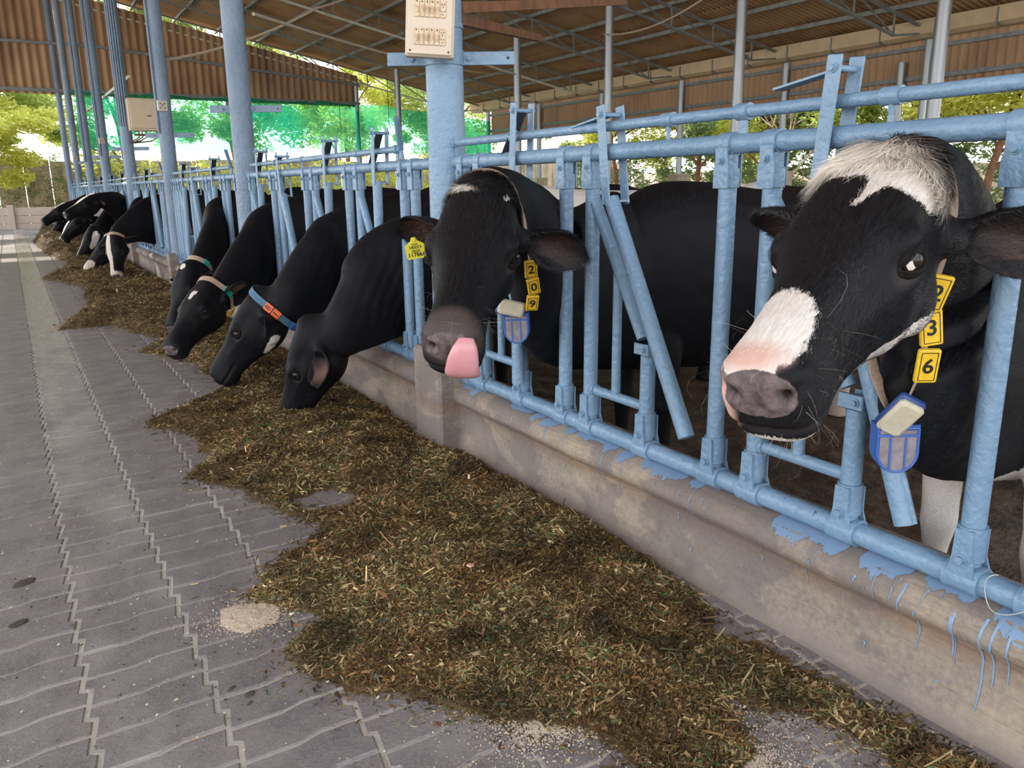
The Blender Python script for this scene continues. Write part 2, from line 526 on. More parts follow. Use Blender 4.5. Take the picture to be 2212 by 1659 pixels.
c = k.mix(k.attr('pink'), c, (.56, .35, .30))
nz = k.math('ADD', k.attr('nose'), k.math('MULTIPLY', k.math('SUBTRACT', ed, .5), .5))
c = k.mix(k.attr('earin'), c, (.15, .080, .062))
c = k.mix(k.ramp(nz, [(.42, 0), (.56, 1)]), c, k.mix(k.ramp(k.noise(hl.outputs['Vector'], 55, 4, .6), [(.38, 0), (.66, 1)]), (.070, .052, .055), (.17, .13, .13)))
c = k.mix(k.attr('hole'), c, (.012, .006, .006))
k.color(c)
k.rough(k.ramp(st, [(.3, .48), (.7, .72)]))
nb = k.bump(st, .35, .0035); k.bump(big, .25, .02, nb)
M['coat'] = k.m
k = NT('eye', .12, .35); k.color((.008, .006, .006)); M['eye'] = k.m
k = NT('sclera', .15, .6); k.color((.62, .55, .52)); M['sclera'] = k.m
k = NT('lid', .75, .1); k.color((.012, .009, .009)); M['lid'] = k.m
k = NT('tongue', .28, .6)
g = k.geo(); f = k.noise(g, 160, 3); k.color(k.mix(k.noise(g, 18, 3), (.50, .19, .21), (.66, .34, .36))); k.bump(f, .3, .002)
k.b.inputs['Subsurface Weight'].default_value = .15
k.b.inputs['Subsurface Radius'].default_value = (.01, .004, .003)
M['tongue'] = k.m
def hair_mat(name, a, b):
    k = NT(name, .45, .4); k.color(k.mix(k.attr('Col', 'Fac'), a, b)); return k.m
M['hair_black'] = hair_mat('hair_black', (.006, .006, .008), (.022, .02, .022))
M['hair_white'] = hair_mat('hair_white', (.66, .54, .42), (.92, .88, .84))
M['hair_grey'] = hair_mat('hair_grey', (.20, .16, .12), (.42, .38, .33))
# ---------------------------------------------------------------- feed alley paving
def build_paving():
    P, Q, a, b, g = .290, .143, .0085, .022, .0036
    x0, x1 = -13, 6
    y0, y1 = 1, 238
    V = []; F = []; T = []
    def xo(y):
        t = (y / Q - .5) % 1.0
        return -b * (t / .07) if t < .07 else -b * (1 - (t - .07) / .93)
    def outline(i, j):
        X0 = i * P + .012; Y0 = j * Q
        L = []
        def side(xc, ya, yb, rev):
            ys = [ya, Y0 + .5 * Q, Y0 + .57 * Q, yb]
            pts = [(xc + (0 if k == 1 else (-b if k == 2 else xo(y))), y) for k, y in enumerate(ys)]
            return pts[::-1] if rev else pts
        right = side(X0 + P, Y0 + a, Y0 + Q + a, False)
        left = side(X0, Y0 - a, Y0 + Q - a, True)
        L += [left[-1], (X0 + .40 * P, Y0 - a), (X0 + .60 * P, Y0 + a)]
        L += right
        L += [(X0 + .60 * P, Y0 + Q + a), (X0 + .40 * P, Y0 + Q - a)]
        L += left[:-1]
        return np.array(L)
    # winding gives the inward offset for the joint
    def inset(Pn, d):
        n = len(Pn); R = []
        for k in range(n):
            p = Pn[k]; e1 = Pn[k] - Pn[k - 1]; e2 = Pn[(k + 1) % n] - Pn[k]
            n1 = nrm(np.array([-e1[1], e1[0]])); n2 = nrm(np.array([-e2[1], e2[0]]))
            m = n1 + n2; m /= max(.5, m @ m / 2) * 1.0
            R.append(p + m * d * .999)
        return np.array(R)
    base = outline(0, 0); i1 = inset(base, g); i2 = inset(base, g + .005)
    n = len(base)
    for i in range(x0, x1 + 1):
        for j in range(y0, y1):
            dz = RNG.normal(0, .0008); off = np.array([i * P, j * Q])
            tx, ty = RNG.normal(0, .003, 2)
            k = len(V)
            for ring, z in ((i2, 0), (i1, -.005), (i1, -.03)):
                for p in ring:
                    V.append((p[0] + off[0], p[1] + off[1], z + dz + (p[0] - .15) * tx + (p[1] - .07) * ty))
            F.append(tuple(range(k, k + n)))
            for r in range(2):
                for q in range(n):
                    F.append((k + r * n + q, k + (r + 1) * n + q, k + (r + 1) * n + (q + 1) % n, k + r * n + (q + 1) % n))
            T += [float(np.clip(RNG.normal(.35, .28), 0, 1))] * (3 * n)
    me = bpy.data.meshes.new('paving')
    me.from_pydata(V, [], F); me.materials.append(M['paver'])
    at = me.attributes.new('tint', 'FLOAT', 'POINT'); at.data.foreach_set('value', T)
    me.update()
    o = link('floor', me)
    tag(o, 'grey zigzag interlocking paver floor of the feed alley', 'floor', kind='structure')
    mb = MB(); mb.box((-.9, 17.0, -.0490), (5.8, 34.2, .09))
    tag(mb.build('joint_sand', M['sand'], smooth=0), 'pale sand filling the joints of the paving', 'sand', kind='structure')
build_paving()

def grid_surface(name, xs, ys, hf, mat, label, cat, kind='structure'):
    X, Y = np.meshgrid(xs, ys, indexing='ij')
    Z = hf(X, Y); nx, ny = X.shape
    V = np.stack([X, Y, Z], -1).reshape(-1, 3)
    i = np.arange(nx - 1)[:, None] * ny + np.arange(ny - 1)[None]
    F = np.stack([i, i + ny, i + ny + 1, i + 1], -1).reshape(-1, 4)
    o = link(name, np_mesh(name, V, F, mat, True))
    return tag(o, label, cat, kind=kind)

def vnoise(X, Y, s, seed=0):
    """smooth value noise"""
    r = np.random.default_rng(seed); G = r.random((256, 256))
    x = X * s + 37.3; y = Y * s + 91.7
    xi = np.floor(x).astype(int); yi = np.floor(y).astype(int); fx = x - xi; fy = y - yi
    fx = fx * fx * (3 - 2 * fx); fy = fy * fy * (3 - 2 * fy)
    g = lambda a, b: G[a % 256, b % 256]
    return (g(xi, yi) * (1 - fx) + g(xi + 1, yi) * fx) * (1 - fy) + (g(xi, yi + 1) * (1 - fx) + g(xi + 1, yi + 1) * fx) * fy
def fbm(X, Y, s, oct=4, seed=0):
    t = 0; a = 1; n = 0
    for k in range(oct):
        t = t + a * (vnoise(X, Y, s * 2 ** k, seed + k) - .5); n += a; a *= .5
    return t / n * 2

YARD = -.10
grid_surface('cow_yard', np.arange(2.04, 9.0, .04), np.arange(-1.5, 9.0, .04),
             lambda X, Y: YARD + .030 * fbm(X, Y, 2.2, 3, 3) + .028 * np.abs(fbm(X, Y, 9, 3, 9)) * (1 + X * 0),
             M['mud'], 'dark trampled manure and mud floor of the cow yard', 'ground')
mb = MB()
for c, d in (((13.6, 14, YARD - .03), (9.3, 34, .05)), ((5.5, 20.3, YARD - .03), (6.94, 22.8, .05))): mb.box(c, d)
tag(mb.build('cow_yard', M['mud'], smooth=0), 'far dark floor of the cow yard under the roof', 'ground', kind='structure')
mb = MB(); mb.box((0, 40, YARD - .11), (240, 240, .08))
tag(mb.build('ground', M['dryground'], smooth=0), 'pale dry earth outside the shed', 'ground', kind='structure')

# ---------------------------------------------------------------- curb wall
def build_curb():
    prof = [(1.785, -.08), (1.787, 0), (1.795, .05), (1.808, .15), (1.808, .215), (1.792, .24), (1.772, .255), (1.763, .28),
            (1.772, .308), (1.80, .328), (1.85, .338), (1.93, .340), (2.01, .335), (2.045, .315), (2.055, .28), (2.055, -.14)]
    ys = np.concatenate([np.arange(-.6, 8, .03), np.arange(8, 31.3, .12)])
    V = []; n = len(prof)
    WN = [.007 * fbm(np.full(len(ys), z * 3 + k * .13), ys, 2.5, 3, 20) for k, (x, z) in enumerate(prof)]
    VN = [.006 * fbm(np.full(len(ys), k * .3), ys, 3.5, 3, 40) for k in range(len(prof))]
    for iy, y in enumerate(ys):
        for k, (x, z) in enumerate(prof):
            w = WN[k][iy]; v = VN[k][iy]
            V.append((x + w - (.02 * max(0, .06 - z) * 4), y, z + (v if z > .2 else 0)))
    F = [(i * n + k, i * n + k + 1, (i + 1) * n + k + 1, (i + 1) * n + k) for i in range(len(ys) - 1) for k in range(n - 1)]
    o = link('curb_wall', np_mesh('curb_wall', np.array(V), np.array(F), M['concrete'], True))
    tag(o, 'long low stained concrete curb with rounded lip under the blue rails', 'curb', kind='structure')
    # spilled blue paint on top of the lip and drips down the face
    cache = {}
    def nz_(k, y):
        key = (k, round(y * 1000))
        if key not in cache: cache[key] = nz0(k, y)
        return cache[key]
    def nz0(k, y):
        x, z = prof[k]
        w = .007 * float(fbm(np.array([z * 3 + k * .13]), np.array([y]), 2.5, 3, 20)[0]); v = .006 * float(fbm(np.array([k * .3]), np.array([y]), 3.5, 3, 40)[0])
        return (x + w - (.02 * max(0, .06 - z) * 4), z + (v if z > .2 else 0))
    def surf(y, s):
        # s: 0 at the inner top of the lip, grows over the lip and down the face
        yi = round((y + .6) / .03); ya = -.6 + .03 * math.floor((y + .6) / .03); f = (y - ya) / .03
        A = [nz_(k, ya) for k in range(11, 0, -1)]; B = [nz_(k, ya + .03) for k in range(11, 0, -1)]
        pts = [(p[0] * (1 - f) + q[0] * f, p[1] * (1 - f) + q[1] * f) for p, q in zip(A, B)]
        L = [0]
        for p, q in zip(pts, pts[1:]): L.append(L[-1] + math.hypot(q[0] - p[0], q[1] - p[1]))
        s = min(max(s, 0), L[-1] - 1e-4)
        for k in range(len(L) - 1):
            if s <= L[k + 1]:
                t = (s - L[k]) / (L[k + 1] - L[k]); p = (pts[k][0] * (1 - t) + pts[k + 1][0] * t, pts[k][1] * (1 - t) + pts[k + 1][1] * t)
                dx, dz = pts[k + 1][0] - pts[k][0], pts[k + 1][1] - pts[k][1]; l = math.hypot(dx, dz); break
        n_ = np.array([dz / l, 0, -dx / l])
        return np.array([p[0], y, p[1]]) + n_ * .0016
    r = random.Random(5)
    mb = MB()
    def drip(y, s0, s1, w, lean=0.0):
        n = 10; path = []
        ws = []
        for k in range(n + 1):
            t = k / n
            path.append(surf(y + lean * t + .002 * math.sin(7 * t + y * 50), s0 + (s1 - s0) * t))
            ws.append(w * (1 - .55 * t) if k < n else w * .35)
        for i, (p, ww) in enumerate(zip(path, ws)):
            pass
        V = []
        for p, ww in zip(path, ws): V += [p + np.array([0, -ww / 2, 0]), p + np.array([-.0012, 0, .0004]), p + np.array([0, ww / 2, 0])]
        F = []
        for k in range(n):
            F += [(3 * k, 3 * k + 1, 3 * k + 4, 3 * k + 3), (3 * k + 1, 3 * k + 2, 3 * k + 5, 3 * k + 4)]
        mb.add(V, F)
    def splash(y, ln, s1):
        # irregular wide patch on the lip
        n = max(8, int(ln / .005)); V = []; F = []; wv = .6
        for k in range(n + 1):
            yy = y + ln * k / n
            wv = min(1, max(.15, wv + r.uniform(-.17, .17) + (.5 if r.random() < .04 else 0)))
            e = s1 * wv * math.sin(PI * (k + .5) / (n + 1)) ** .4
            for q in range(5): V.append(surf(yy, .07 + (.03 + e) * q / 4))
        for k in range(n):
            for q in range(4):
                a = 5 * k + q; F.append((a, a + 1, a + 6, a + 5))
        mb.add(V, F)
    y = .7
    while y < 3.4:
        ln = r.uniform(.05, .22)
        if r.random() < .9: splash(y, ln, r.uniform(.03, .085))
        for _ in range(r.choice((1, 2, 3))):
            yy = y + r.uniform(0, ln); s0 = r.uniform(.10, .17)
            drip(yy, s0, s0 + r.choice((.02, .03, .05, .09, .16)), r.uniform(.0025, .0055), r.uniform(-.01, .01))
        y += ln + r.uniform(-.01, .07)
    for yy, s0, s1, w in ((.86, .05, .30, .008), (.835, .05, .22, .008), (.80, .05, .20, .007), (.70, .10, .27, .007), (1.02, .11, .22, .006), (.93, .08, .19, .008), (1.36, .16, .20, .004), (1.06, .05, .12, .008),
                          (3.84, .05, .17, .005), (3.87, .05, .12, .004), (3.90, .05, .2, .004), (4.0, .06, .13, .004), (4.06, .06, .18, .004)):
        drip(yy, s0 + .09, s1 + .11, w, .004)
    for _ in range(70):
        yy = r.uniform(.7, 3.4); s0 = r.uniform(.12, .42); drip(yy, s0, s0 + r.uniform(.004, .02), r.uniform(.003, .008))
    o = mb.build('paint_drips', M['drip'], smooth=60)
    tag(o, 'spilled blue paint and drips on the curb lip under the rails', 'paint stain', kind='structure')
build_curb()

COLY = [3.64 + 3.97 * k for k in range(8)]
def build_piers():
    for k, y in enumerate(COLY):
        mb = MB(); R = None
        if k == 0: mb.box((1.845, y, .205), (.30, .30, .60), bev=.012)
        else: mb.box((1.845, y + .02, .195), (.28, .20, .58), bev=.01)
        o = mb.build('curb_pier', M['concrete'])
        nm = ['nearest rust-stained concrete pier in the curb beside the licking cow', 'second concrete pier up the curb, between the cow with orange collar block and far cows'][k] if k < 2 else 'small far concrete pier in the curb under the rails'
        if k < 2: tag(o, nm, 'pier', 'concrete piers in the curb')
        else: tag(o, nm, 'pier', 'concrete piers in the curb')
build_piers()

# ---------------------------------------------------------------- headlock fence
ZT, ZB, ZC, XF = 1.412, .372, 1.500, 1.85
def ring(mb, c, r, w, n=18, axis=(0, 1, 0)):
    c = np.array(c, float); a = np.array(axis, float)
    mb.tube([c - a * w / 2, c + a * w / 2], r, n)
def top_bracket(y, parent, hi):
    mb = MB(); n = 20 if hi else 10
    ring(mb, (XF, y, ZT), .0345, .052, n)
    mb.prism([(-.023, 0), (.023, 0), (.024, -.04), (.0285, -.06), (.0285, -.115), (-.0285, -.115), (-.0285, -.06), (-.024, -.04)], (XF - .0335, y, ZT - .012), (0, 1, 0), (0, 0, 1), (1, 0, 0), .006)
    mb.tube([(XF, y, ZT - .070), (XF, y, ZT - .125)], .0335, n)
    mb.prism([(-.022, 0), (.022, 0), (.022, -.10), (-.022, -.10)], (XF + .028, y, ZT - .02), (0, 1, 0), (0, 0, 1), (1, 0, 0), .005)
    if hi: mb.hexbolt((XF - .033, y, ZT - .048), (-1, 0, 0), .0085, .013)
    return mb.build('top_bracket', M['blue'], parent)
def foot_bracket(y, parent, hi):
    mb = MB(); n = 20 if hi else 10
    ring(mb, (XF, y, ZB), .0385, .085, n)
    mb.prism([(-.040, 0), (.040, 0), (.028, .026), (.023, .06), (.021, .125), (-.021, .125), (-.023, .06), (-.028, .026)], (XF - .036, y, ZB + .005), (0, 1, 0), (0, 0, 1), (1, 0, 0), .010)
    mb.tube([(XF, y, ZB + .05), (XF, y, ZB + .135)], .0335, n)
    mb.prism([(-.042, 0), (.042, 0), (.024, .05), (.024, .12), (-.024, .12), (-.024, .05)], (XF + .028, y, ZB + .005), (0, 1, 0), (0, 0, 1), (1, 0, 0), .006)
    if hi: mb.hexbolt((XF - .034, y, ZB + .055), (-1, 0, 0), .0105, .016)
    return mb.build('foot_bracket', M['blue'], parent)
def full_post(y, parent, hi):
    mb = MB(); mb.tube([(XF, y, ZB + .03), (XF, y, ZT - .03)], .0275, 20 if hi else 10)
    p = mb.build('post', M['blue'], parent)
    top_bracket(y, p, hi); foot_bracket(y, p, hi)
    return p

def stall(y1, parent, hi, state, ends=(True, True)):
    """y1 near full post, +.335 short post, +.67 far full post"""
    yc, y2 = y1 + .335, y1 + .67
    n = 18 if hi else 8
    if ends[0]: full_post(y1, parent, hi)
    if ends[1]: full_post(y2, parent, hi)
    mb = MB(); mb.tube([(XF, yc, ZB + .03), (XF, yc, .745)], .0275, n)
    mb.tube([(XF, yc, .745), (XF, yc, .75)], .031, n)
    sp = mb.build('short_post', M['blue'], parent)
    foot_bracket(yc, sp, hi)
    mb = MB(); mb.box((XF - .034, yc + .0, .74), (.006, .075, .042), bev=.003); mb.box((XF + .034, yc, .74), (.006, .075, .042), bev=.003)
    mb.box((XF, yc - .035, .74), (.062, .006, .042))
    if hi: mb.hexbolt((XF - .037, yc - .018, .74), (-1, 0, 0), .008, .012)
    mb.build('pivot_clamp', M['blue'], sp)
    mb = MB(); mb.tube([(XF, y2, .525), (XF, yc, .525)], .0185, n)
    ring(mb, (XF, y2 - .03, .525), .023, .012, n)
    mb.build('low_bar', M['blue'], parent)
    mb = MB(); mb.tube([(XF, y2 - .012, 1.245), (XF, y2 - .06, 1.17), (XF, yc + .03, .77)], .0225, n)
    mb.build('diagonal_brace', M['blue'], parent)
    mb = MB(); mb.tube([(XF, (yc + y2) / 2 + .01, .525), (XF, (yc + y2) / 2 + .01, 1.0)], .0175, n)
    mb.build('stub_bar', M['blue'], parent)
    # swinging yoke bar: pivots on the short post
    (ta, za), (tb, zb), (tt, zt) = state      # top, bottom, strap tip, y relative to the short post
    top = np.array([XF - .02, yc + ta, za]); bot = np.array([XF - .052, yc + tb, zb])
    mb = MB(); mb.tube([bot, top], .0275, n)
    if hi:
        mb.tube([bot + nrm(bot - top) * -.002, bot + nrm(bot - top) * .001], .0215, n)
        mb.cur = 0
    sw = mb.build('yoke_bar', M['blue'], parent)
    mb = MB()
    s0 = np.array([XF, yc + ta, za - .01]); s1 = np.array([XF, yc + tt, zt])
    d = nrm(s1 - s0); w = nrm(np.cross(d, (1, 0, 0)))
    for sx in (-1, 1):
        c = (s0 + s1) / 2 + np.array([sx * .043, 0, 0])
        R = np.stack([np.array([1., 0, 0]), w, d], 1)
        mb.box(c, (.007, .046, np.linalg.norm(s1 - s0) + .02), R, bev=.003)
        if hi: mb.hexbolt(s1 - d * .022 + np.array([sx * .046, 0, 0]), (sx, 0, 0), .0095, .012)
    mb.box(s0, (.088, .05, .007), np.stack([np.array([1., 0, 0]), w, d], 1))
    mb.tube([s1 - d * .022 + np.array([-.043, 0, 0]), s1 - d * .022 + np.array([.043, 0, 0])], .0085, 12)
    mb.build('hanger_strap', M['blue'], sw)
    mb = MB()
    p = s1 - d * .022
    q = p + (np.array([0, .21, -.03]) if tt > .1 and ta > .1 else np.array([0, .14, -.17]) if ta < .05 else np.array([0, -.17, -.16]))
    dd = nrm(q - p); ww = nrm(np.cross(dd, (1, 0, 0)))
    mb.box((p + q) / 2, (.044, .006, np.linalg.norm(q - p)), np.stack([np.array([1., 0, 0]), ww, dd], 1))
    mb.build('latch_plate', M['blue'] if ta > .02 else M['dark_steel'], sw)
VERT = ((0.0, 1.335), (-.05, .46), (-.02, 1.62))
OPEN = ((.20, 1.25), (-.26, .49), (.24, 1.56))
STA = ((.15, 1.325), (-.20, .47), (.125, 1.60))

def panel(idx, y0, y1, y1s, extra, states, ctrl, hi, label):
    t = empty('headlock_panel', (XF, (y0 + y1) / 2, .34), label, 'cattle headlock fence', 'blue headlock fence panels')
    n = 24 if hi else 12
    dz = .004 * math.sin(idx * 2.1)
    mb = MB(); mb.tube([(XF, y0, ZT), (XF, y1, ZT + dz)], .0285, n); mb.build('top_rail', M['blue'], t)
    mb = MB(); mb.tube([(XF, y0, ZB), (XF, y1, ZB)], .031, n); mb.build('bottom_rail', M['blue'], t)
    mb = MB(); mb.tube([(XF, ctrl[0], ZC), (XF, ctrl[1], ZC)], .0175, n)
    cr = mb.build('control_rail', M['blue'], t)
    for a in ctrl[2]:
        mb = MB(); ring(mb, (XF, a, ZC), .0225, .05 if hi else .04, n)
        mb.tube([(XF, a, ZC - .02), (XF, a, ZC - .045)], [.009, .006], 8); mb.tube([(XF, a, ZC - .045), (XF, a, ZC - .062)], .008, 6)
        mb.build('stop_collar', M['blue'], cr)
    for a in ctrl[3]:
        mb = MB(); ring(mb, (XF, a, ZC), .024, .045, n); mb.box((XF, a, (ZC + ZT) / 2), (.008, .028, ZC - ZT))
        mb.build('rail_support', M['blue'], t)
    if ctrl[4]:
        a = ctrl[0] if ctrl[4] > 0 else ctrl[1]
        mb = MB(); mb.tube([(XF, a, ZC), (XF - .06, a - .10, ZC + .15)], .0165, n); mb.tube([(XF, a, ZC), (XF, a - .04, ZC - .09)], .010, n)
        mb.build('operating_handle', M['blue'], t)
    for ya, st in zip(y1s, states): stall(ya, t, hi, st)
    for y in extra: full_post(y, t, hi)
    return t

panel(0, -.35, 3.66, [.11, .95, 1.79, 2.63], [3.46, 3.60],
      [VERT, STA, OPEN, VERT], (.0, 3.60, [1.27, 2.06, 3.02], [1.74, 3.55], 0), True,
      'nearest blue pipe headlock panel with the licking cow and white-faced cow')
PAN = [('second blue headlock panel from the camera, three black cows feeding through it', [VERT, VERT, OPEN, VERT]),
       ('third blue headlock panel, beyond the second big column', [VERT, OPEN, VERT, OPEN]),
       ('fourth blue headlock panel, beyond the cow with an orange collar block', [OPEN, VERT, OPEN, VERT])]
for k in range(1, 8):
    b = COLY[k - 1]
    if k == 1: ys = [4.16, 5.02, 5.88, 6.74]; ex = [4.02, 7.56]
    else: ys = [b + .95, b + 1.80, b + 2.65]; ex = [b + .22, b + .36, b + .78, b + 3.50, b + 3.64, b + 3.80]
    if k <= 3: lab, st = PAN[k - 1]
    else: lab = 'far blue headlock panel among the distant feeding cows'; st = [VERT, OPEN, VERT]
    panel(k, b + .0, b + 3.97, ys, ex, st, (b + .55, b + 3.75, [b + 1.2, b + 2.3], [b + .60, b + 3.0], 1), k < 3, lab)

# bare wire tied round the near foot of the rail
mb = MB()
pts = [(XF - .041 - .006 * math.sin(a * 3), .86 - .10 * a / 6 + .05 * math.sin(a), ZB + .045 * math.cos(a * 1.3) + .01) for a in np.linspace(0, 6, 40)]
mb.tube(pts, .0012, 6)
mb.tube([(XF + .01, .80, ZB + .05), (XF + .02, .74, ZB + .09), (XF + .0, .69, ZB + .06), (XF - .04, .70, ZB + .0), (XF - .045, .72, ZB - .02)], .0012, 6)
mb.tube([(XF - .046, .725, ZB - .01), (XF - .050, .733, ZB - .045)], .0035, 6)
tag(mb.build('tie_wire', M['light_steel']), 'thin loop of wire twisted around the near end of the bottom rail', 'wire')

# ---------------------------------------------------------------- columns along the fence
def big_column(k, y):
    lab = ['big blue painted column beside the licking cow, carrying the switch board',
           'second big blue column, behind the cow with orange collar block',
           'third big column with a white socket', 'fourth column carrying the cream electrical panel and a bundle of conduits',
           'fifth column up the fence', 'sixth column up the fence', 'seventh column up the fence', 'farthest column at the end of the fence'][k]
    t = empty('steel_column', (XF, y, .46), lab, 'column', 'columns along the fence')
    mb = MB(); top = 7.45
    n = 40 if k < 2 else 20
    if k == 0: mb.tube([(XF, y, .45), (XF, y, 1.0), (XF, y, 2.2), (XF, y, top)], [.095, .092, .088, .088], n)
    else: mb.tube([(XF, y, .45), (XF, y, top)], .095, n)
    mb.build('shaft', M['column'] if k else M['blue'], t)
    zc = 1.885 if k == 0 else 1.98
    if k <= 5:
        mb = MB(); mb.tube([(XF, y, zc - .032), (XF, y, zc + .032)], .097, n)
        d = nrm((.0, -1, 0)) if k == 0 else nrm((.25, -1, 0))
        for s, L in ((1, .30 if k == 0 else .33), (-1, .20)):
            a = np.array([XF - .0, y, zc]) + np.array([-.02, 0, 0]); e = np.array([math.cos(-.55), math.sin(-.55), 0]) * s
            c = a + e * (.05 + L / 2)
            mb.box(c, (L, .008, .06), np.stack([e, np.cross((0, 0, 1), e), (0, 0, 1)], 1), bev=.002)
            mb.hexbolt(a + e * .135 + np.cross((0, 0, 1), e) * (-.004 * s), -np.cross((0, 0, 1), e) * s, .011, .014)
            if s == 1:
                mb.cur = 1; q = a + e * (.02 + L); nn = -np.cross((0, 0, 1), e); mb.tube([q + nn * .003, q + nn * .0055], .007, 10); mb.cur = 0
        mb.build('clamp', [M['column'] if k else M['blue'], M['black']], t)
    if k == 0:
        for z, r in ((2.02, .094), (2.17, .093)):
            mb = MB(); mb.tube([(XF, y, z - .004), (XF, y, z + .018)], r, n); mb.build('band', M['blue'], t)
    if k in (2, 3, 4, 5):
        for q in range({2: 1, 3: 5, 4: 2, 5: 2}[k]):
            mb = MB(); a = -2.6 + .32 * q
            x = XF + .112 * math.cos(a); yy = y + .112 * math.sin(a)
            mb.tube([(x, yy, 2.35 if k == 3 else 2.0), (x, yy, 7.3)], .014, 8); mb.build('conduit', M['column'], t)
    return t
for k, y in enumerate(COLY): big_column(k, y)

def switch_board():
    c = np.array([1.715, 3.50, 2.005]); ang = math.radians(-118)
    nz = np.array([math.cos(ang), math.sin(ang), 0.]); ex = nrm(np.cross((0, 0, 1), nz)); ez = np.array([0, 0, 1.])
    tl = math.radians(-3.5); ex, ez = ex * math.cos(tl) + ez * math.sin(tl), -ex * math.sin(tl) + ez * math.cos(tl)
    R = np.stack([ex, -nz, ez], 1)
    t = empty('switch_board', tuple(c - ez * .14), 'dirty cream switch board with two rows of sockets on the big near column', 'switchboard')
    mb = MB(); mb.box(c, (.215, .07, .285), R, bev=.005); mb.build('back_box', M['board'], t)
    mb = MB(); mb.box(c + nz * .040, (.198, .012, .27), R, bev=.004)
    for sx in (-1, 1):
        for sz in (-1, 1):
            mb.cur = 1; q = c + nz * .046 + ex * sx * .085 + ez * sz * .12; mb.tube([q, q + nz * .002], .0045, 10); mb.cur = 0
    mb.build('cover_plate', [M['board'], M['black']], t)
    for row in (.055, -.06):
        for j in range(6):
            w = .019 if j < 5 else .024
            q = c + nz * .048 + ex * (-.058 + j * .0225 + (.003 if j == 5 else 0)) + ez * row
            mb = MB(); mb.box(q, (w, .006, .072), R, bev=.002)
            if j < 5:
                mb.box(q + nz * .005 + ez * -.006, (.012, .008, .03), R @ np.array([[1, 0, 0], [0, math.cos(.3), -math.sin(.3)], [0, math.sin(.3), math.cos(.3)]]), bev=.002)
                mb.cur = 1; mb.box(q + nz * .0035 + ez * .027, (.005, .001, .006), R)
            else:
                mb.cur = 1
                for a, b in ((-.005, .018), (.005, .018), (0, .008), (-.005, -.010), (.005, -.010), (0, -.022)): mb.tube([q + ex * a + ez * b + nz * .0028, q + ex * a + ez * b + nz * .004], .0024, 8)
            mb.cur = 0
            mb.build('switch' if j < 5 else 'socket', [M['switch'], M['black']], t)
switch_board()

def elec_panel():
    t = empty('electrical_panel', (2.18, 15.35, 2.25), 'cream electrical panel box hung beside the fourth column', 'electrical panel')
    mb = MB(); mb.box((2.18, 15.35, 2.52), (.60, .18, .52), bev=.01); mb.build('cabinet', M['panel'], t)
    mb = MB(); mb.box((2.18, 15.252, 2.53), (.54, .02, .46), bev=.006); d = mb.build('door', M['panel'], t)
    mb = MB(); mb.box((2.20, 15.24, 2.50), (.07, .008, .016)); mb.build('nameplate', M['black'], d)
    for x in (2.02, 2.07, 2.13, 2.30):
        mb = MB(); mb.tube([(x, 15.33, 2.27), (x, 15.33, 2.16), (x - .1, 15.33, 2.10), (1.93, 15.40, 2.07)], .012, 6); mb.build('cable', M['rusty'], t)
    mb = MB(); mb.box((2.2, 15.36, 2.20), (.5, .04, .035)); mb.build('mounting_bar', M['rusty'], t)
elec_panel()
def socket_plate(x, y, z, s, lab):
    t = MB(); t.box((x, y, z), (s, .03, s), np.array([[.95, .3, 0], [-.3, .95, 0], [0, 0, 1]]).T, bev=.005)
    t.cur = 1
    for a, b in ((-.2, .2), (.2, .2), (0, .05), (-.2, -.2), (.2, -.2)): t.tube([(x + a * s, y - .017 - .02, z + b * s), (x + a * s, y - .015, z + b * s)], s * .06, 6)
    tag(t.build('wall_socket', [M['socket'], M['black']]), lab, 'socket')
socket_plate(XF - .03, COLY[2] - .115, 2.33, .13, 'white wall socket on the third column')
socket_plate(XF - .03, COLY[4] - .115, 2.30, .12, 'small pale socket on the fifth column')
socket_plate(XF - .03, COLY[6] - .115, 2.22, .13, 'tiny pale socket on the seventh column')

# ---------------------------------------------------------------- roof
def roof_z(x): return 5.87 - .20 * (x - 12.1)
RIDGE = -1.0
def corrugated(name, us, o_fn, amp, per, vs, mats, label, cat, ph=0.0):
    """us: positions across the corrugations, vs: positions along them; o_fn(u,v,h)->xyz arrays"""
    U, Vv = np.meshgrid(us, vs, indexing='ij')
    H = amp * np.cos(2 * PI * U / per + ph)
    X, Y, Z = o_fn(U, Vv, H)
    nx, ny = U.shape
    V = np.stack([X, Y, Z], -1).reshape(-1, 3)
    i = np.arange(nx - 1)[:, None] * ny + np.arange(ny - 1)[None]
    F = np.stack([i, i + ny, i + ny + 1, i + 1], -1).reshape(-1, 4)
    o = link(name, np_mesh(name, V, F, mats, True))
    return tag(o, label, cat, kind='structure')
us = np.arange(-6, 32.3, .15 / 6)
k_ = 0
for a, b in ((RIDGE, 2.4), (2.25, 5.55), (5.4, 8.7), (8.55, 11.85), (11.7, 15.0), (14.85, 18.0)):
    o = corrugated('roof', us, lambda U, Vv, H: (Vv, U, roof_z(Vv) + H + (Vv - a) * .0 + (Vv - a) / (b - a) * .03), .034, .15, np.array([a, b]), M['roof'],
                   'brown corrugated roof sheets over the cow yard', 'roof')
    k_ += 1
corrugated('roof', us, lambda U, Vv, H: (Vv, U, roof_z(RIDGE) - .2 * (RIDGE - Vv) + H), .024, .15, np.array([-7.5, RIDGE + .05]), M['roof'], 'brown corrugated roof sheets over the left side of the alley', 'roof')

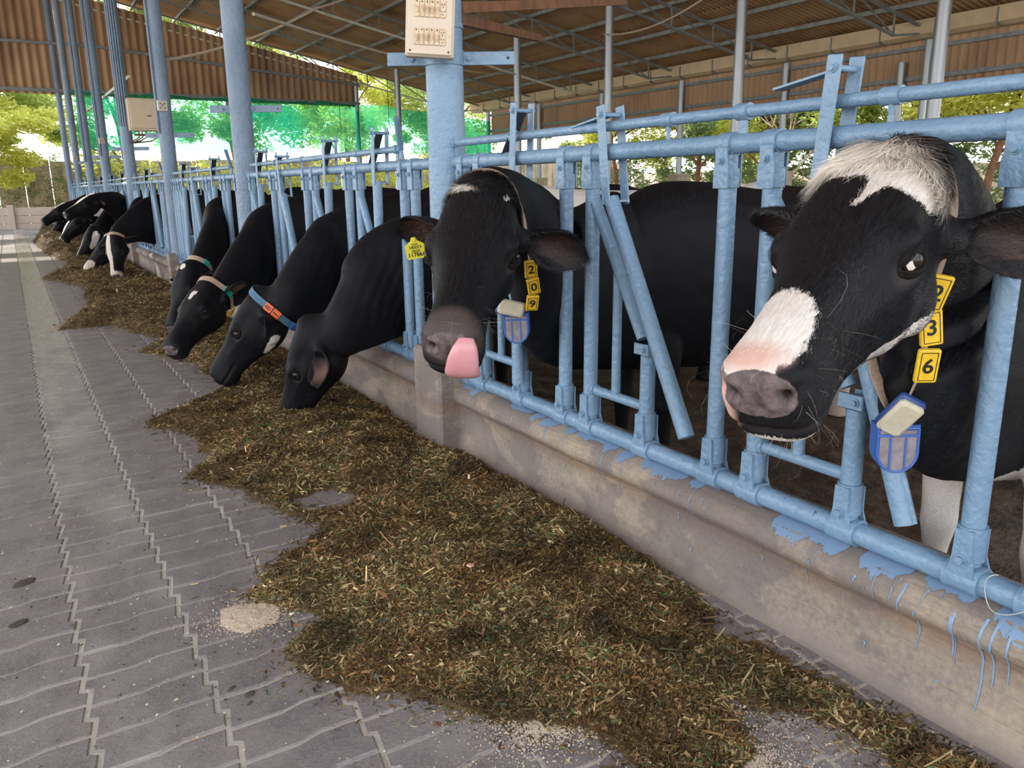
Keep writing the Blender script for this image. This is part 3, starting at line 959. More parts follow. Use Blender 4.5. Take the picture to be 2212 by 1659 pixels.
def angle_bar(mb, a, b, w=.05, th=.05):
    a = np.array(a, float); b = np.array(b, float); d = nrm(b - a); L = np.linalg.norm(b - a)
    up = np.array([0, 0, 1.]) if abs(d[2]) < .95 else np.array([1., 0, 0])
    x = nrm(np.cross(up, d)); z = np.cross(d, x)
    mb.box((a + b) / 2, (w, L, th), np.stack([x, d, z], 1))
pn = 0
for x in np.arange(.35, 18.0, 1.36):
    mb = MB(); mb.box((x, 13.1, roof_z(x) - .075), (.06, 38.4, .09)); mb.box((x + .03, 13.1, roof_z(x) - .115), (.06, 38.4, .01))
    tag(mb.build('roof_purlin', M['purlin'], smooth=0), 'long steel purlin under the corrugated roof', 'purlin', 'roof purlins', 'structure'); pn += 1
for k in range(-1, 8):
    y = COLY[0] + 3.97 * k + (0 if k < 7 else 0)
    t = empty('roof_truss', (12.1, y, 5.26), 'sloping steel lattice truss under the brown roof', 'truss', 'roof trusses')
    t['kind'] = 'structure'
    zt = lambda x: roof_z(x) - .17
    zb = lambda x: roof_z(x) - .61
    for (xa, xb) in ((RIDGE, 17.7),):
        mb = MB(); angle_bar(mb, (xa, y, zt(xa)), (xb, y, zt(xb)), .07, .05); mb.build('top_chord', M['truss'], t, smooth=0)
        mb = MB(); angle_bar(mb, (xa, y, zb(xa)), (16.7, y, zb(16.7)), .07, .05); angle_bar(mb, (16.7, y, zb(16.7)), (17.9, y, 4.48), .06, .04); mb.build('bottom_chord', M['light_steel'] if k in (5, 7, 1) else M['truss'], t, smooth=0)
    mb = MB(); xs = np.arange(.35, 17.0, 1.36)
    for i, x in enumerate(xs):
        angle_bar(mb, (x, y, zt(x)), (x, y, zb(x)), .035, .035)
        if i < len(xs) - 1: angle_bar(mb, (x, y, zt(x)), (xs[i + 1], y, zb(xs[i + 1])), .03, .03)
    mb.build('web_bracing', M['truss'], t, smooth=0)
# gutter along the eave
mb = MB()
mb.prism([(0, .30), (0, 0), (.16, -.06), (.42, -.06), (.42, .2), (.40, .2), (.40, -.03), (.17, -.03), (.02, .02), (.02, .30)], (17.55, -6, 4.42), (1, 0, 0), (0, 0, 1), (0, 1, 0), 38.2)
for y in np.arange(-2, 32, 1.32): mb.cur = 1; mb.box((17.66, y, 4.52), (.26, .03, .34)); mb.cur = 0
tag(mb.build('gutter', [M['gutter'], M['truss']], smooth=0), 'tan sheet gutter along the far eave', 'gutter', kind='structure')
# side cladding band (right) and end cladding band (far)
zz = np.array([3.42, 3.95, 4.5])
corrugated('wall_right', np.arange(-4, 31.45, .20 / 6), lambda U, Vv, H: (18.15 + H, U, Vv), .035, .20, zz, M['clad'], 'band of brown corrugated cladding along the right side of the shed', 'cladding')
for z in (3.58, 4.22):
    mb = MB(); mb.box((18.08, 13.7, z), (.05, 35.4, .09)); tag(mb.build('cladding_rail', M['truss'], smooth=0), ('lower' if z < 4 else 'upper') + ' steel rail behind the right cladding band', 'rail', kind='structure')
us = np.arange(-6, 12.2, .25 / 6)
def gab(U, Vv, H):
    top = np.minimum(7.45, 5.48 + .205 * (12.2 - U))
    return U, 31.4 + H, 4.35 + (top - 4.35) * Vv
corrugated('wall_back', us[us > -3.2], gab, .04, .25, np.array([0, .33, .66, 1.0]), M['clad'], 'tall brown corrugated cladding across the far end gable', 'cladding')
# unseen left stretch, with an added gap that lets a streak of sun in
for ua, ub, za, zb_ in ((-6, -4.6, 4.35, 7.4), (-4.65, -3.15, 4.35, 5.02), (-4.65, -3.15, 5.42, 7.4)):
    corrugated('wall_back', np.arange(ua, ub + .01, .25 / 6), lambda U, Vv, H: (U, 31.4 + H, Vv), .04, .25, np.array([za, zb_]), M['clad'], 'far end cladding beside the added sun gap, left of view', 'cladding')
for z, xr in ((4.47, 12.2), (5.75, 12.2)):
    mb = MB()
    if z < 5: mb.box((3.1, 31.33, z), (18.2, .06, .10))
    else: angle_bar(mb, (-6, 31.33, 5.9), (3.0, 31.33, 5.9), .06, .09); angle_bar(mb, (3.0, 31.33, 5.9), (12.2, 31.33, 5.15), .06, .09)
    tag(mb.build('cladding_rail', M['truss'], smooth=0), ('lower' if z < 5 else 'upper') + ' steel rail across the far end cladding', 'rail', kind='structure')

def inner_column(x, y, ztop, r, lab, grp, ped=False, zb=YARD):
    t = empty('shed_column', (x, y, zb), lab, 'column', grp)
    mb = MB(); mb.tube([(x, y, 1.55 if ped else zb), (x, y, ztop)], r, 20); mb.build('shaft', M['galv'], t)
    if ped:
        mb = MB(); mb.box((x, y, (zb + 1.6) / 2), (.5, .5, 1.6 - zb), bev=.03); mb.build('pedestal', M['pedestal'], t)
for k in range(0, 8):
    y = COLY[k]
    inner_column(12.1, y, 5.27, .10, 'galvanised round column of the inner row under the roof', 'inner shed columns')
for k in range(1, 8):
    inner_column(18.0, COLY[k], 4.45, .09, 'galvanised column on a concrete pedestal along the right side', 'side shed columns', True)
mb = MB(); mb.tube([(18.0, 12.2, YARD), (18.0, 12.2, 3.95)], .09, 16)
tag(mb.build('stub_column', M['galv']), 'short free standing steel pipe stub near the right edge', 'pipe')
CH1 = ((1.96, 3.70, 2.13), (4.5, 5.61, 2.75)); CH2 = ((1.96, 3.70, 2.08), (4.0, 6.09, 2.5))
mb = MB(); angle_bar(mb, CH1[0], CH1[1], .06, .05)
tag(mb.build('rusty_channel', M['rusty'], smooth=0), 'brown steel channel reaching right from the near column top', 'channel')
mb = MB(); angle_bar(mb, CH2[0], CH2[1], .05, .05)
tag(mb.build('rusty_channel', M['rusty'], smooth=0), 'brown sloping channel behind the near column, lower one', 'channel')
def cable(pts, r, mat, lab, sag=.0):
    mb = MB(); P = []
    for a, b in zip(pts, pts[1:]):
        a = np.array(a, float); b = np.array(b, float)
        for t in np.linspace(0, 1, 14)[: -1]: P.append(a + (b - a) * t - np.array([0, 0, sag * 4 * t * (1 - t)]))
    P.append(np.array(pts[-1], float)); mb.tube(P, r, 6)
    tag(mb.build('cable', mat), lab, 'cable')
cable([(12.0, 15.6, 4.6), (9.5, 8.5, 4.55), (12.0, 7.7, 5.0)], .018, M['pale_wire'], 'sagging pale cable slung between the inner columns', .35)
cable([(2.0, 7.5, 2.75), (12.0, 19.5, 4.2)], .015, M['pale_wire'], 'thin pale cable running from the second column to an inner column', .15)
cable([(1.9, 11.7, 2.9), (4.3, 12.6, 3.9), (7.5, 15.0, 5.6)], .018, M['pale_wire'], 'pale cable looping from the third column up to the trusses', .1)
cable([(2.0, 15.6, 3.15), (2.0, 27.0, 3.3)], .03, M['light_steel'], 'bright pipe running between the far columns under the cladding')

# ---------------------------------------------------------------- shade net
def net():
    xs = np.linspace(2.25, 18.0, 320); vs = np.linspace(0, 1, 40)
    U, Vv = np.meshgrid(xs, vs, indexing='ij')
    top = 4.52 - .10 * np.abs(np.sin((U - 2.2) * 1.15)) - np.where(U > 12, (U - 12) * .06, 0)
    top = np.where(U > 16.0, top - (U - 16) * .06, top)
    bot = 2.62 + .04 * np.sin(U * 1.7) + np.where(U < 6, (6 - U) * .008, 0)
    Z = bot + (top - bot) * Vv
    Yd = 31.25 + .05 * np.sin(U * 3.1 + Vv * 2) + .04 * np.sin(U * 7.3 - Vv * 5) * (Vv > .0) + .03 * fbm(U, Vv * 2, 2.0, 3, 5)
    nx, ny = U.shape
    V = np.stack([U, Yd, Z], -1).reshape(-1, 3); i = np.arange(nx - 1)[:, None] * ny + np.arange(ny - 1)[None]
    F = np.stack([i, i + ny, i + ny + 1, i + 1], -1).reshape(-1, 4)
    o = link('shade_net', np_mesh('shade_net', V, F, M['net'], True))
    tag(o, 'long green shade net hung across the far end of the shed', 'shade net')
net()
# hanging wires with hooks in front of the net
for x, z in ((11.2, 3.6), (13.2, 3.7), (15.4, 3.8), (3.9, 4.2)):
    mb = MB(); mb.tube([(x, 30.9, roof_z(x) - .02), (x, 30.9, z)], .012, 5); mb.tube([(x, 30.9, z), (x + .05, 30.9, z - .08), (x, 30.9, z - .16)], .015, 5)
    tag(mb.build('hanging_hook', M['rusty']), 'thin hook on a wire hanging before the green net', 'hook', 'hooks hanging before the net')
# makers sign on the rail beyond the black cow
mb = MB(); o_ = np.array([2.25, 4.28, 1.305]); ex = nrm((.83, -.5, 0)); ez = np.array([0, 0, 1.]); ny_ = np.cross(ex, ez)
mb.box(o_, (.155, .008, .075), np.stack([ex, np.cross(ez, ex), ez], 1), bev=.002)
add_text(mb, 'DeLaval', .036, o_ + ny_ * .0052 + ex * .014, ex, ez, 1, .0006)
V_ = [o_ + ny_ * .0056 + ex * a + ez * b for a, b in ((-.068, -.013), (-.060, .016), (-.052, -.013), (-.060, -.004))]
mb.cur = 1; mb.add(V_, [(0, 1, 3), (1, 2, 3)]); mb.cur = 0
tag(mb.build('name_sign', [M['sign'], M['white']], smooth=0), 'small dark sign with white lettering under the top rail left of the big column', 'sign')
# ---------------------------------------------------------------- precast boundary wall and old wall at the far end
def precast():
    t = empty('boundary_wall', (0, 33.8, YARD), 'low pale precast concrete slab wall at the end of the alley', 'wall'); t['kind'] = 'structure'
    x = -16.8
    while x < 24:
        mb = MB(); mb.box((x, 33.76, .36), (.20, .18, .94), bev=.01); mb.build('wall_post', M['precast'], t, smooth=0)
        for z in (.02, .30, .58):
            mb = MB(); mb.box((x + 1.05, 33.82, z + .03), (1.9, .06, .265), bev=.006); mb.build('wall_slab', M['precast'], t, smooth=0)
        x += 2.1
precast()
mb = MB()
for i in range(60): mb.box((-24 + i * .93, 38 + .03 * math.sin(i * 2.1), 1.2 + .07 * math.sin(i * 1.3)), (.9, .12, 2.6 + .1 * math.sin(i)), bev=.02)
tag(mb.build('old_wall', M['oldwall']), 'weathered brown upright slab wall behind the low boundary wall', 'wall', kind='structure')
# ---------------------------------------------------------------- silage spread along the curb
SIL = [(1.04, 1.02), (1.04, 1.25), (1.02, 1.41), (0.82, 1.61), (0.64, 1.8), (0.50, 2.07), (0.56, 2.19), (0.66, 2.23), (0.57, 2.37), (0.48, 2.52), (0.57, 2.65), (0.72, 2.73), (.88, 2.95), (0.80, 3.12), (0.73, 3.43),
       (0.54, 3.82), (0.68, 4.05), (0.7, 4.4), (0.49, 4.9), (0.76, 5.14), (1.06, 5.5), (1.04, 6.38), (0.76, 7.22), (1.0, 7.67), (0.7, 8.78), (0.22, 8.8), (0.62, 10.38), (0.73, 12.73), (0.27, 14.16), (0.85, 16.45),
       (0.52, 19.85), (0.39, 24.65), (0.7, 30.5), (1.79, 30.5), (1.79, 4.4), (1.72, 4.15), (1.70, 3.8), (1.72, 3.5), (1.79, 3.3), (1.80, 2.0), (1.76, 1.75), (1.68, 1.60), (1.60, 1.50), (1.70, 1.38), (1.70, 1.2), (1.71, .95), (1.72, .62), (1.55, .60), (1.56, .90), (1.52, 1.12), (1.42, 1.28), (1.34, 1.12), (1.20, .98), (1.10, .95)]
SIL = np.array(SIL)
def poly_sd(X, Y, Pn):
    ins = np.zeros(X.shape, bool); dm = np.full(X.shape, 1e9)
    n = len(Pn)
    for i in range(n):
        x1, y1 = Pn[i]; x2, y2 = Pn[(i + 1) % n]
        if y1 != y2:
            c = ((y1 > Y) != (y2 > Y)) & (X < (x2 - x1) * (Y - y1) / (y2 - y1) + x1)
            ins ^= c
        dx, dy = x2 - x1, y2 - y1; t = np.clip(((X - x1) * dx + (Y - y1) * dy) / (dx * dx + dy * dy), 0, 1)
        dm = np.minimum(dm, np.hypot(X - x1 - t * dx, Y - y1 - t * dy))
    return np.where(ins, dm, -dm)
MOUNDS = [(1.1, 13.4, .10, .5), (.9, 15.6, .14, .6), (.75, 18.3, .16, .5), (1.0, 20.8, .20, .7), (.8, 23.4, .22, .7), (1.0, 26.5, .25, .8), (.9, 29, .25, .8)]
def sil_h(X, Y):
    d = poly_sd(X, Y, SIL) + .055 * fbm(X, Y, 5.5, 4, 60) + .02 * fbm(X, Y, 26, 3, 65)
    bare = np.hypot((X - .97) / .10, (Y - 3.15) / .13)            # bare patch of paving showing
    d = np.minimum(d, (bare - 1) * .09 + .07 * fbm(X, Y, 9, 3, 5))
    t = np.clip(d / .20, 0, 1); t = t * t * (3 - 2 * t)
    h = t * (.038 + .026 * (fbm(X, Y, 4.5, 3, 70)) + .015 * np.abs(fbm(X, Y, 15, 3, 75))) + .010 * np.clip(d / .03, 0, 1)
    far_ = np.clip((Y - 4) / 4, 0, 1); h = h + t * far_ * .035 * (1 + fbm(X, Y, 1.6, 2, 80))
    for mx, my, mh, mr in MOUNDS: h = h + t * mh * np.exp(-((X - mx) ** 2 + (Y - my) ** 2 * .6) / (mr * mr) * 2.2)
    h = h + t * .035 * np.exp(-((X - 1.15) ** 2 / .03 + (Y - 2.4) ** 2 / .35)) + t * .05 * np.exp(-((X - 1.35) ** 2 / .06 + (Y - 3.9) ** 2 / .25)) + t * .05 * np.exp(-((X - 1.72) ** 2 / .03)) * np.exp(-((Y - 2.4) ** 2 / .6))
    return np.where(d > 0, h, -.02), d
def sil_mesh(name, xs, ys, lab):
    X, Y = np.meshgrid(xs, ys, indexing='ij'); Hh, d = sil_h(X, Y)
    nx, ny = X.shape; V = np.stack([X, Y, Hh], -1).reshape(-1, 3)
    i = np.arange(nx - 1)[:, None] * ny + np.arange(ny - 1)[None]
    F = np.stack([i, i + ny, i + ny + 1, i + 1], -1).reshape(-1, 4)
    F = F[(V[F, 2] > -.015).any(1)]
    used = np.unique(F); mp = np.full(len(V), -1); mp[used] = np.arange(len(used))
    V = V[used]; V[:, 2] = np.maximum(V[:, 2], -.006)
    return V, mp[F]
def chips(n, y0, y1, smin, smax, rng, edge=.10, dens=None):
    out = []; need = n; P = []
    while need > 0:
        k = int(need * 3) + 1000
        # more chips close to the camera
        yy = y0 * (y1 / y0) ** rng.random(k); xx = rng.uniform(.15, 1.79, k)
        h, d = sil_h(xx, yy)
        pr = np.where(d > .02, 1.0, np.where(d > 0, .6, np.exp(d / edge * 2.6) * .20)) * np.where(xx > 1.76, 0, 1)
        m = rng.random(k) < pr
        P.append(np.stack([xx[m], yy[m], np.maximum(h[m], 0.0005)], 1)); need -= m.sum()
    P = np.concatenate(P)[:n]
    r = rng.random(n); L = smin + (smax - smin) * r ** 3.2
    W = np.clip(L * rng.uniform(.06, .26, n), .0010, .0055)
    blk = rng.random(n) < .10; W = np.where(blk, np.clip(L * .45, .002, .010), W)
    a = rng.uniform(0, 2 * PI, n); ti = rng.normal(0, .30, n) * np.where(P[:, 2] > .003, 1, .15)
    roll = rng.normal(0, .6, n)
    D = np.stack([np.cos(a) * np.cos(ti), np.sin(a) * np.cos(ti), np.sin(ti)], 1)
    S = np.stack([-np.sin(a), np.cos(a), np.zeros(n)], 1); U = np.cross(D, S)
    S2 = S * np.cos(roll)[:, None] + U * np.sin(roll)[:, None]; U2 = np.cross(D, S2)
    P[:, 2] += np.abs(np.sin(ti)) * L * .35 + rng.uniform(0, .007, n) * (P[:, 2] > .003) + .0006
    mid = P + U2 * (rng.normal(0, .10, n) * L)[:, None]
    V = np.zeros((n, 6, 3)); 
    for j, (c, t) in enumerate(((P, -.5), (mid, 0), (P, .5))):
        cc = c + D * (L * t)[:, None]; w_ = W * (1 if t == 0 else .8)
        V[:, 2 * j] = cc - S2 * (w_ / 2)[:, None]; V[:, 2 * j + 1] = cc + S2 * (w_ / 2)[:, None]
    b = np.arange(n)[:, None] * 6
    F = np.concatenate([b + np.array([0, 1, 3, 2]), b + np.array([2, 3, 5, 4])])
    pal = np.array([(.13, .073, .024), (.085, .045, .016), (.19, .115, .042), (.26, .17, .075), (.055, .03, .013), (.34, .25, .12), (.105, .105, .038), (.055, .105, .035), (.52, .42, .24), (.20, .085, .03), (.17, .17, .07), (.11, .115, .115)])
    pw = np.array([.24, .17, .17, .12, .07, .055, .07, .018, .014, .035, .03, .008]); pw /= pw.sum()
    # patchy mix: greener and paler in places
    gz = fbm(P[:, 0], P[:, 1], 4, 3, 90)
    ci = rng.choice(len(pal), n, p=pw); sw = rng.random(n)
    ci = np.where((gz > .05) & (sw < .07), 7, ci); ci = np.where((gz > .02) & (sw > .80), 5, ci); ci = np.where((gz < -.15) & (sw > .6), 1, ci)
    dk = np.clip(1.0 + 1.1 * fbm(P[:, 0], P[:, 1], 9, 4, 95), .45, 1.6)[:, None]
    colr = pal[ci] * rng.uniform(.6, 1.35, (n, 1)) * 1.06 * dk
    return V.reshape(-1, 3), F, np.repeat(colr, 6, axis=0)
def build_silage(name, label, xs, ys, sets):
    V, F = sil_mesh(name, xs, ys, label)
    Vs = [V]; Fs = [F]; mi = [np.zeros(len(F), int)]; C_ = [np.full((len(V), 3), .1)]; off = len(V)
    for st in sets:
        v, f, c = chips(*st); Vs.append(v); Fs.append(f + off); C_.append(c); mi.append(np.ones(len(f), int)); off += len(v)
    me = np_mesh(name, np.concatenate(Vs), np.concatenate(Fs), [M['bed'], M['chip']], False, np.concatenate(mi))
    ca = me.color_attributes.new('Col', 'FLOAT_COLOR', 'POINT')
    c = np.concatenate(C_); c = np.concatenate([c, np.ones((len(c), 1))], 1); ca.data.foreach_set('color', c.astype(np.float32).ravel())
    tag(link(name, me), label, 'feed', kind='stuff')
rg_ = np.random.default_rng(21)
build_silage('silage', 'chopped brown green silage spread on the pavers along the nearest curb', np.arange(.3, 1.79, .011), np.arange(.5, 5.0, .011), [(190000, .62, 2.6, .004, .028, rg_), (90000, 2.6, 5.0, .006, .038, rg_), (2200, .7, 4.0, .02, .08, rg_)])
build_silage('silage', 'silage heaps receding up the alley under the far feeding cows', np.arange(.1, 1.79, .03), np.arange(4.97, 30.6, .035), [(60000, 5.0, 11.0, .012, .05, rg_), (45000, 11.0, 30.0, .03, .12, rg_)])
# pale meal spilled on the pavers
def meal(x, y, r, h, lab, seed, bed=True):
    rng = np.random.default_rng(seed)
    xs = np.linspace(x - r * 1.3, x + r * 1.3, 60); ys = np.linspace(y - r * 1.3, y + r * 1.3, 60)
    X, Y = np.meshgrid(xs, ys, indexing='ij'); d = 1 - np.hypot((X - x) / r, (Y - y) / (r * .85)) + .35 * fbm(X, Y, 11, 4, seed)
    Z = np.where(d > 0, h * np.clip(d, 0, 1) ** .8 + .001 + .002 * fbm(X, Y, 60, 2, 2), -.01)
    ny = 60; V = np.stack([X, Y, Z], -1).reshape(-1, 3); i = np.arange(59)[:, None] * ny + np.arange(59)[None]
    F = np.stack([i, i + ny, i + ny + 1, i + 1], -1).reshape(-1, 4); F = F[(V[F, 2] > -.005).any(1)]
    if not bed: V = np.zeros((0, 3)); F = np.zeros((0, 4), int)
    n = 4200; a = rng.uniform(0, 2 * PI, n); q = rng.exponential(.55, n) * r
    P = np.stack([x + q * np.cos(a), y + q * .85 * np.sin(a), np.full(n, .002)], 1); s = rng.uniform(.0006, .0022, n)
    q4 = np.array([(-1, -1, 0), (1, -1, 0), (1, 1, .6), (-1, 1, .6)]); VV = (P[:, None] + q4[None] * s[:, None, None]).reshape(-1, 3)
    P2 = np.arange(n)[:, None] * 4 + np.arange(4)[None] + len(V)
    me = np_mesh('meal', np.concatenate([V, VV]), np.concatenate([F, P2]), M['meal'], False)
    tag(link('feed_meal', me), lab, 'feed', kind='stuff')
meal(.47, 2.38, .10, .009, 'small pale patch of spilled ground meal left of the silage', 3)
meal(1.28, 1.08, .20, .004, 'thin dusting of meal on the pavers by the near curb', 5, False)
meal(.95, 1.45, .15, .003, 'thin dusting of meal at the near tip of the silage', 6, False)
# loose crumbs all over the near paving
def crumbs():
    rng = np.random.default_rng(31); n = 2600
    x = rng.uniform(-.4, 1.75, n); y = .7 + 5.5 * rng.random(n) ** 1.4; s = rng.uniform(.0008, .0028, n)
    c = rng.random(n)
    P = np.stack([x, y, np.full(n, .0022)], 1); q4 = np.array([(-1, -1, 0), (1, -1, .4), (1, 1, .9), (-1, 1, .3)])
    a = rng.uniform(0, PI, n); el_ = rng.uniform(1, 2.2, n)
    Q = q4[None] * np.stack([el_, np.ones(n), np.ones(n)], 1)[:, None] * s[:, None, None]
    X = Q[..., 0] * np.cos(a)[:, None] - Q[..., 1] * np.sin(a)[:, None]; Y = Q[..., 0] * np.sin(a)[:, None] + Q[..., 1] * np.cos(a)[:, None]
    V = (P[:, None] + np.stack([X, Y, Q[..., 2]], -1)).reshape(-1, 3)
    F = np.arange(n * 4).reshape(-1, 4)
    me = np_mesh('crumbs', V, F, M['chip'], False)
    pal = np.array([(.65, .55, .42), (.10, .06, .025), (.70, .66, .62), (.55, .22, .05), (.3, .22, .12)])
    ci = rng.choice(5, n, p=(.35, .3, .15, .04, .16)); col = np.concatenate([np.repeat(pal[ci], 4, axis=0), np.ones((n * 4, 1))], 1)
    ca = me.color_attributes.new('Col', 'FLOAT_COLOR', 'POINT'); ca.data.foreach_set('color', col.astype(np.float32).ravel())
    tag(link('crumbs', me), 'crumbs and grains scattered over the bare pavers', 'crumbs', kind='stuff')
crumbs()
M['straw'] = simple('straw', (.55, .42, .26), .7, nz=.2, nsc=80)
M['dung'] = simple('dung', (.075, .055, .042), .95, nz=.4, nsc=60)
M['pinkchip'] = simple('pink_card', (.72, .36, .24), .6)
def sz(x, y): return float(sil_h(np.array([x]), np.array([y]))[0][0])
mb = MB(); mb.tube([(.85, 4.87, .02), (.90, 4.72, .025), (.97, 4.62, .02), (1.08, 4.53, .045)], [.006, .007, .007, .008], 6); mb.tube([(.97, 4.62, .02), (.99, 4.40, .02)], .004, 6)
tag(mb.build('dry_stalk', M['straw']), 'long pale forked stalk lying left of the plain black cow', 'stalk')
mb = MB(); mb.box((1.0, 5.24, .02), (.07, .02, .006), np.array([[.9, -.4, 0], [.4, .9, 0], [0, 0, 1]]))
tag(mb.build('straw_piece', M['white']), 'short white stick on the feed before the orange-block cow', 'stick')
mb = MB(); mb.box((1.14, 2.16, sz(1.14, 2.16) + .014), (.017, .019, .008), np.array([[.9, -.4, .1], [.4, .9, 0], [-.1, 0, 1]]))
tag(mb.build('pink_chip', M['pinkchip']), 'small pink square chip lying on the silage', 'chip')
def dung(pts, lab):
    r = random.Random(len(lab))
    for x, y, s in pts:
        mb = MB(); mb.sphere((x, y, .001), (s * .9, s * r.uniform(.35, .6), .0025), 12, 6, np.array([[.8, -.6, 0], [.6, .8, 0], [0, 0, 1]]))
        tag(mb.build('dung_spot', M['dung'], smooth=180), lab, 'droppings', 'dark droppings on the pavers')
dung([(.335, 2.02, .018), (.37, 1.97, .020), (.36, 1.93, .012), (.28, 2.02, .006), (.31, 1.98, .005), (.30, 2.05, .005)], 'dark spot of droppings in the splatter on the near pavers')
dung([(-.15, 2.72, .035)], 'dark smear on the pavers at the left edge, lower one')
dung([(-.13, 3.02, .045)], 'dark smear on the pavers at the left edge, upper one')
# ---------------------------------------------------------------- trees and hedges outside
def leaf_cloud(name, centers, n_each, spread, size, mat, parent=None, seed=1, feather=False):
    rng = np.random.default_rng(seed)
    C_ = np.array(centers, float); k = len(C_); n = k * n_each
    ci = np.repeat(np.arange(k), n_each)
    u = rng.normal(0, 1, (n, 3)); u /= np.linalg.norm(u, axis=1, keepdims=True); r = rng.random(n) ** .45
    sp = np.array(spread) if hasattr(spread, '__len__') else np.array([spread] * 3)
    P = C_[ci, :3] + u * r[:, None] * sp * (C_[ci, 3:4] if C_.shape[1] > 3 else 1)
    s = size * rng.uniform(.6, 1.4, n)
    D = rng.normal(0, 1, (n, 3)); D[:, 2] *= .5; D /= np.linalg.norm(D, axis=1, keepdims=True)
    S = np.cross(D, rng.normal(0, 1, (n, 3))); S /= np.linalg.norm(S, axis=1, keepdims=True)
    L = s[:, None]; Wd = (s * .32)[:, None]
    V = np.stack([P - D * L, P + S * Wd, P + D * L, P - S * Wd], 1).reshape(-1, 3)
    F = np.arange(n * 4).reshape(-1, 4)
    me = np_mesh(name, V - (np.array(world_loc(parent)) if parent else 0), F, mat, False)
    at = me.attributes.new('Col', 'FLOAT', 'POINT'); at.data.foreach_set('value', np.repeat(rng.random(n), 4).astype(np.float32))
    return link(name, me, parent)
def tree(label, x, y, h, cr, mat, n_cl=46, leaves=420, size=.11, seed=1, trunk=.16, bark='bark', lean=(0, 0), low=.35, cat='tree', group=None):
    r = random.Random(seed); g = YARD - .07
    t = empty('tree', (x, y, g), label, cat, group)
    mb = MB(); top = np.array([x + lean[0], y + lean[1], h * .62]); base = np.array([x, y, g])
    mids = [base + (top - base) * q + np.array([r.uniform(-.2, .2), r.uniform(-.2, .2), 0]) * (0 < q < 1) for q in (0, .33, .66, 1)]
    mb.tube(mids, [trunk, trunk * .8, trunk * .65, trunk * .45], 10)
    ends = []
    for i in range(11):
        q = r.uniform(.35, 1); s = base + (top - base) * q; a = r.uniform(0, 2 * PI); rr = cr * r.uniform(.5, .95)
        e_ = s + np.array([math.cos(a) * rr, math.sin(a) * rr, h * r.uniform(.08, .36)])
        m_ = (s + e_) / 2 + np.array([0, 0, .25]); mb.tube([s, m_, e_], [trunk * .4, trunk * .22, trunk * .08], 6); ends.append(e_); ends.append(m_)
        for _ in range(3):
            f_ = e_ + np.array([r.uniform(-1, 1), r.uniform(-1, 1), r.uniform(-.4, .8)]) * cr * .35; mb.tube([m_, f_], [trunk * .12, trunk * .03], 4); ends.append(f_)
    mb.build('trunk', M[bark], t)
    cl = []
    for i in range(n_cl):
        e_ = r.choice(ends); cl.append(tuple(e_ + np.array([r.gauss(0, cr * .16), r.gauss(0, cr * .16), r.gauss(0, h * .05)])) + (r.uniform(.5, 1.2),))
    leaf_cloud('foliage', cl, leaves, (cr * .28, cr * .28, h * .07), size, M[mat], t, seed)
    return t
def hedge(label, x0, x1, y, h, d, mat, seed, n=9000, size=.07, along='x', z0=0):
    rng = np.random.default_rng(seed); m = max(6, int((x1 - x0) * 2.2)); cl = []
    for i in range(m):
        for z in np.linspace(.25, h - .25, max(2, int(h / .55))):
            u = x0 + (x1 - x0) * (i + rng.random()) / m; v = y + rng.uniform(-d, d) / 2
            cl.append((u, v, z0 + z + rng.uniform(-.2, .25), rng.uniform(.7, 1.3)) if along == 'x' else (v, u, z0 + z + rng.uniform(-.2, .25), rng.uniform(.7, 1.3)))
    o = leaf_cloud('hedge', cl, max(20, n // len(cl)), (.42, .42, .38), size, M[mat], None, seed)
    tag(o, label, 'hedge', kind='stuff'); return o
# beyond the far end
hedge('yellow green hedge behind the far end, seen under the green net', 2.5, 19, 37.0, 2.3, 1.0, 'leaf_yellow', 3, 15000, .09)
hedge('creepers over the weathered wall at the far left', -8, 5, 37.6, 2.4, .5, 'leaf_dark', 4, 7000, .07, z0=.2)
tree('sunlit yellow green shrub tree at the far left beyond the boundary wall', -1.6, 35.6, 4.6, 2.6, 'leaf_yellow', 40, 420, .10, 5, .07, low=.2)
tree('tall feathery tree at the far left reaching over the alley end', -.6, 39.5, 8.0, 3.6, 'leaf_green', 36, 420, .12, 6, .2)
for i, (x, y, h, cr, mt, sd) in enumerate(((4.5, 40, 9.5, 3.2, 'leaf_green', 11), (9.5, 41, 10.5, 3.6, 'leaf_green', 12), (15.0, 40.5, 9.0, 3.2, 'leaf_yellow', 13), (20.5, 39, 9.5, 3.4, 'leaf_green', 14))):
    tree(['leafy tree behind the left half of the green net', 'tall leafy tree behind the middle of the green net', 'yellowish tree behind the right half of the green net', 'tree beyond the far corner of the shed'][i], x, y, h, cr, mt, 46, 420, .13, sd, .16)
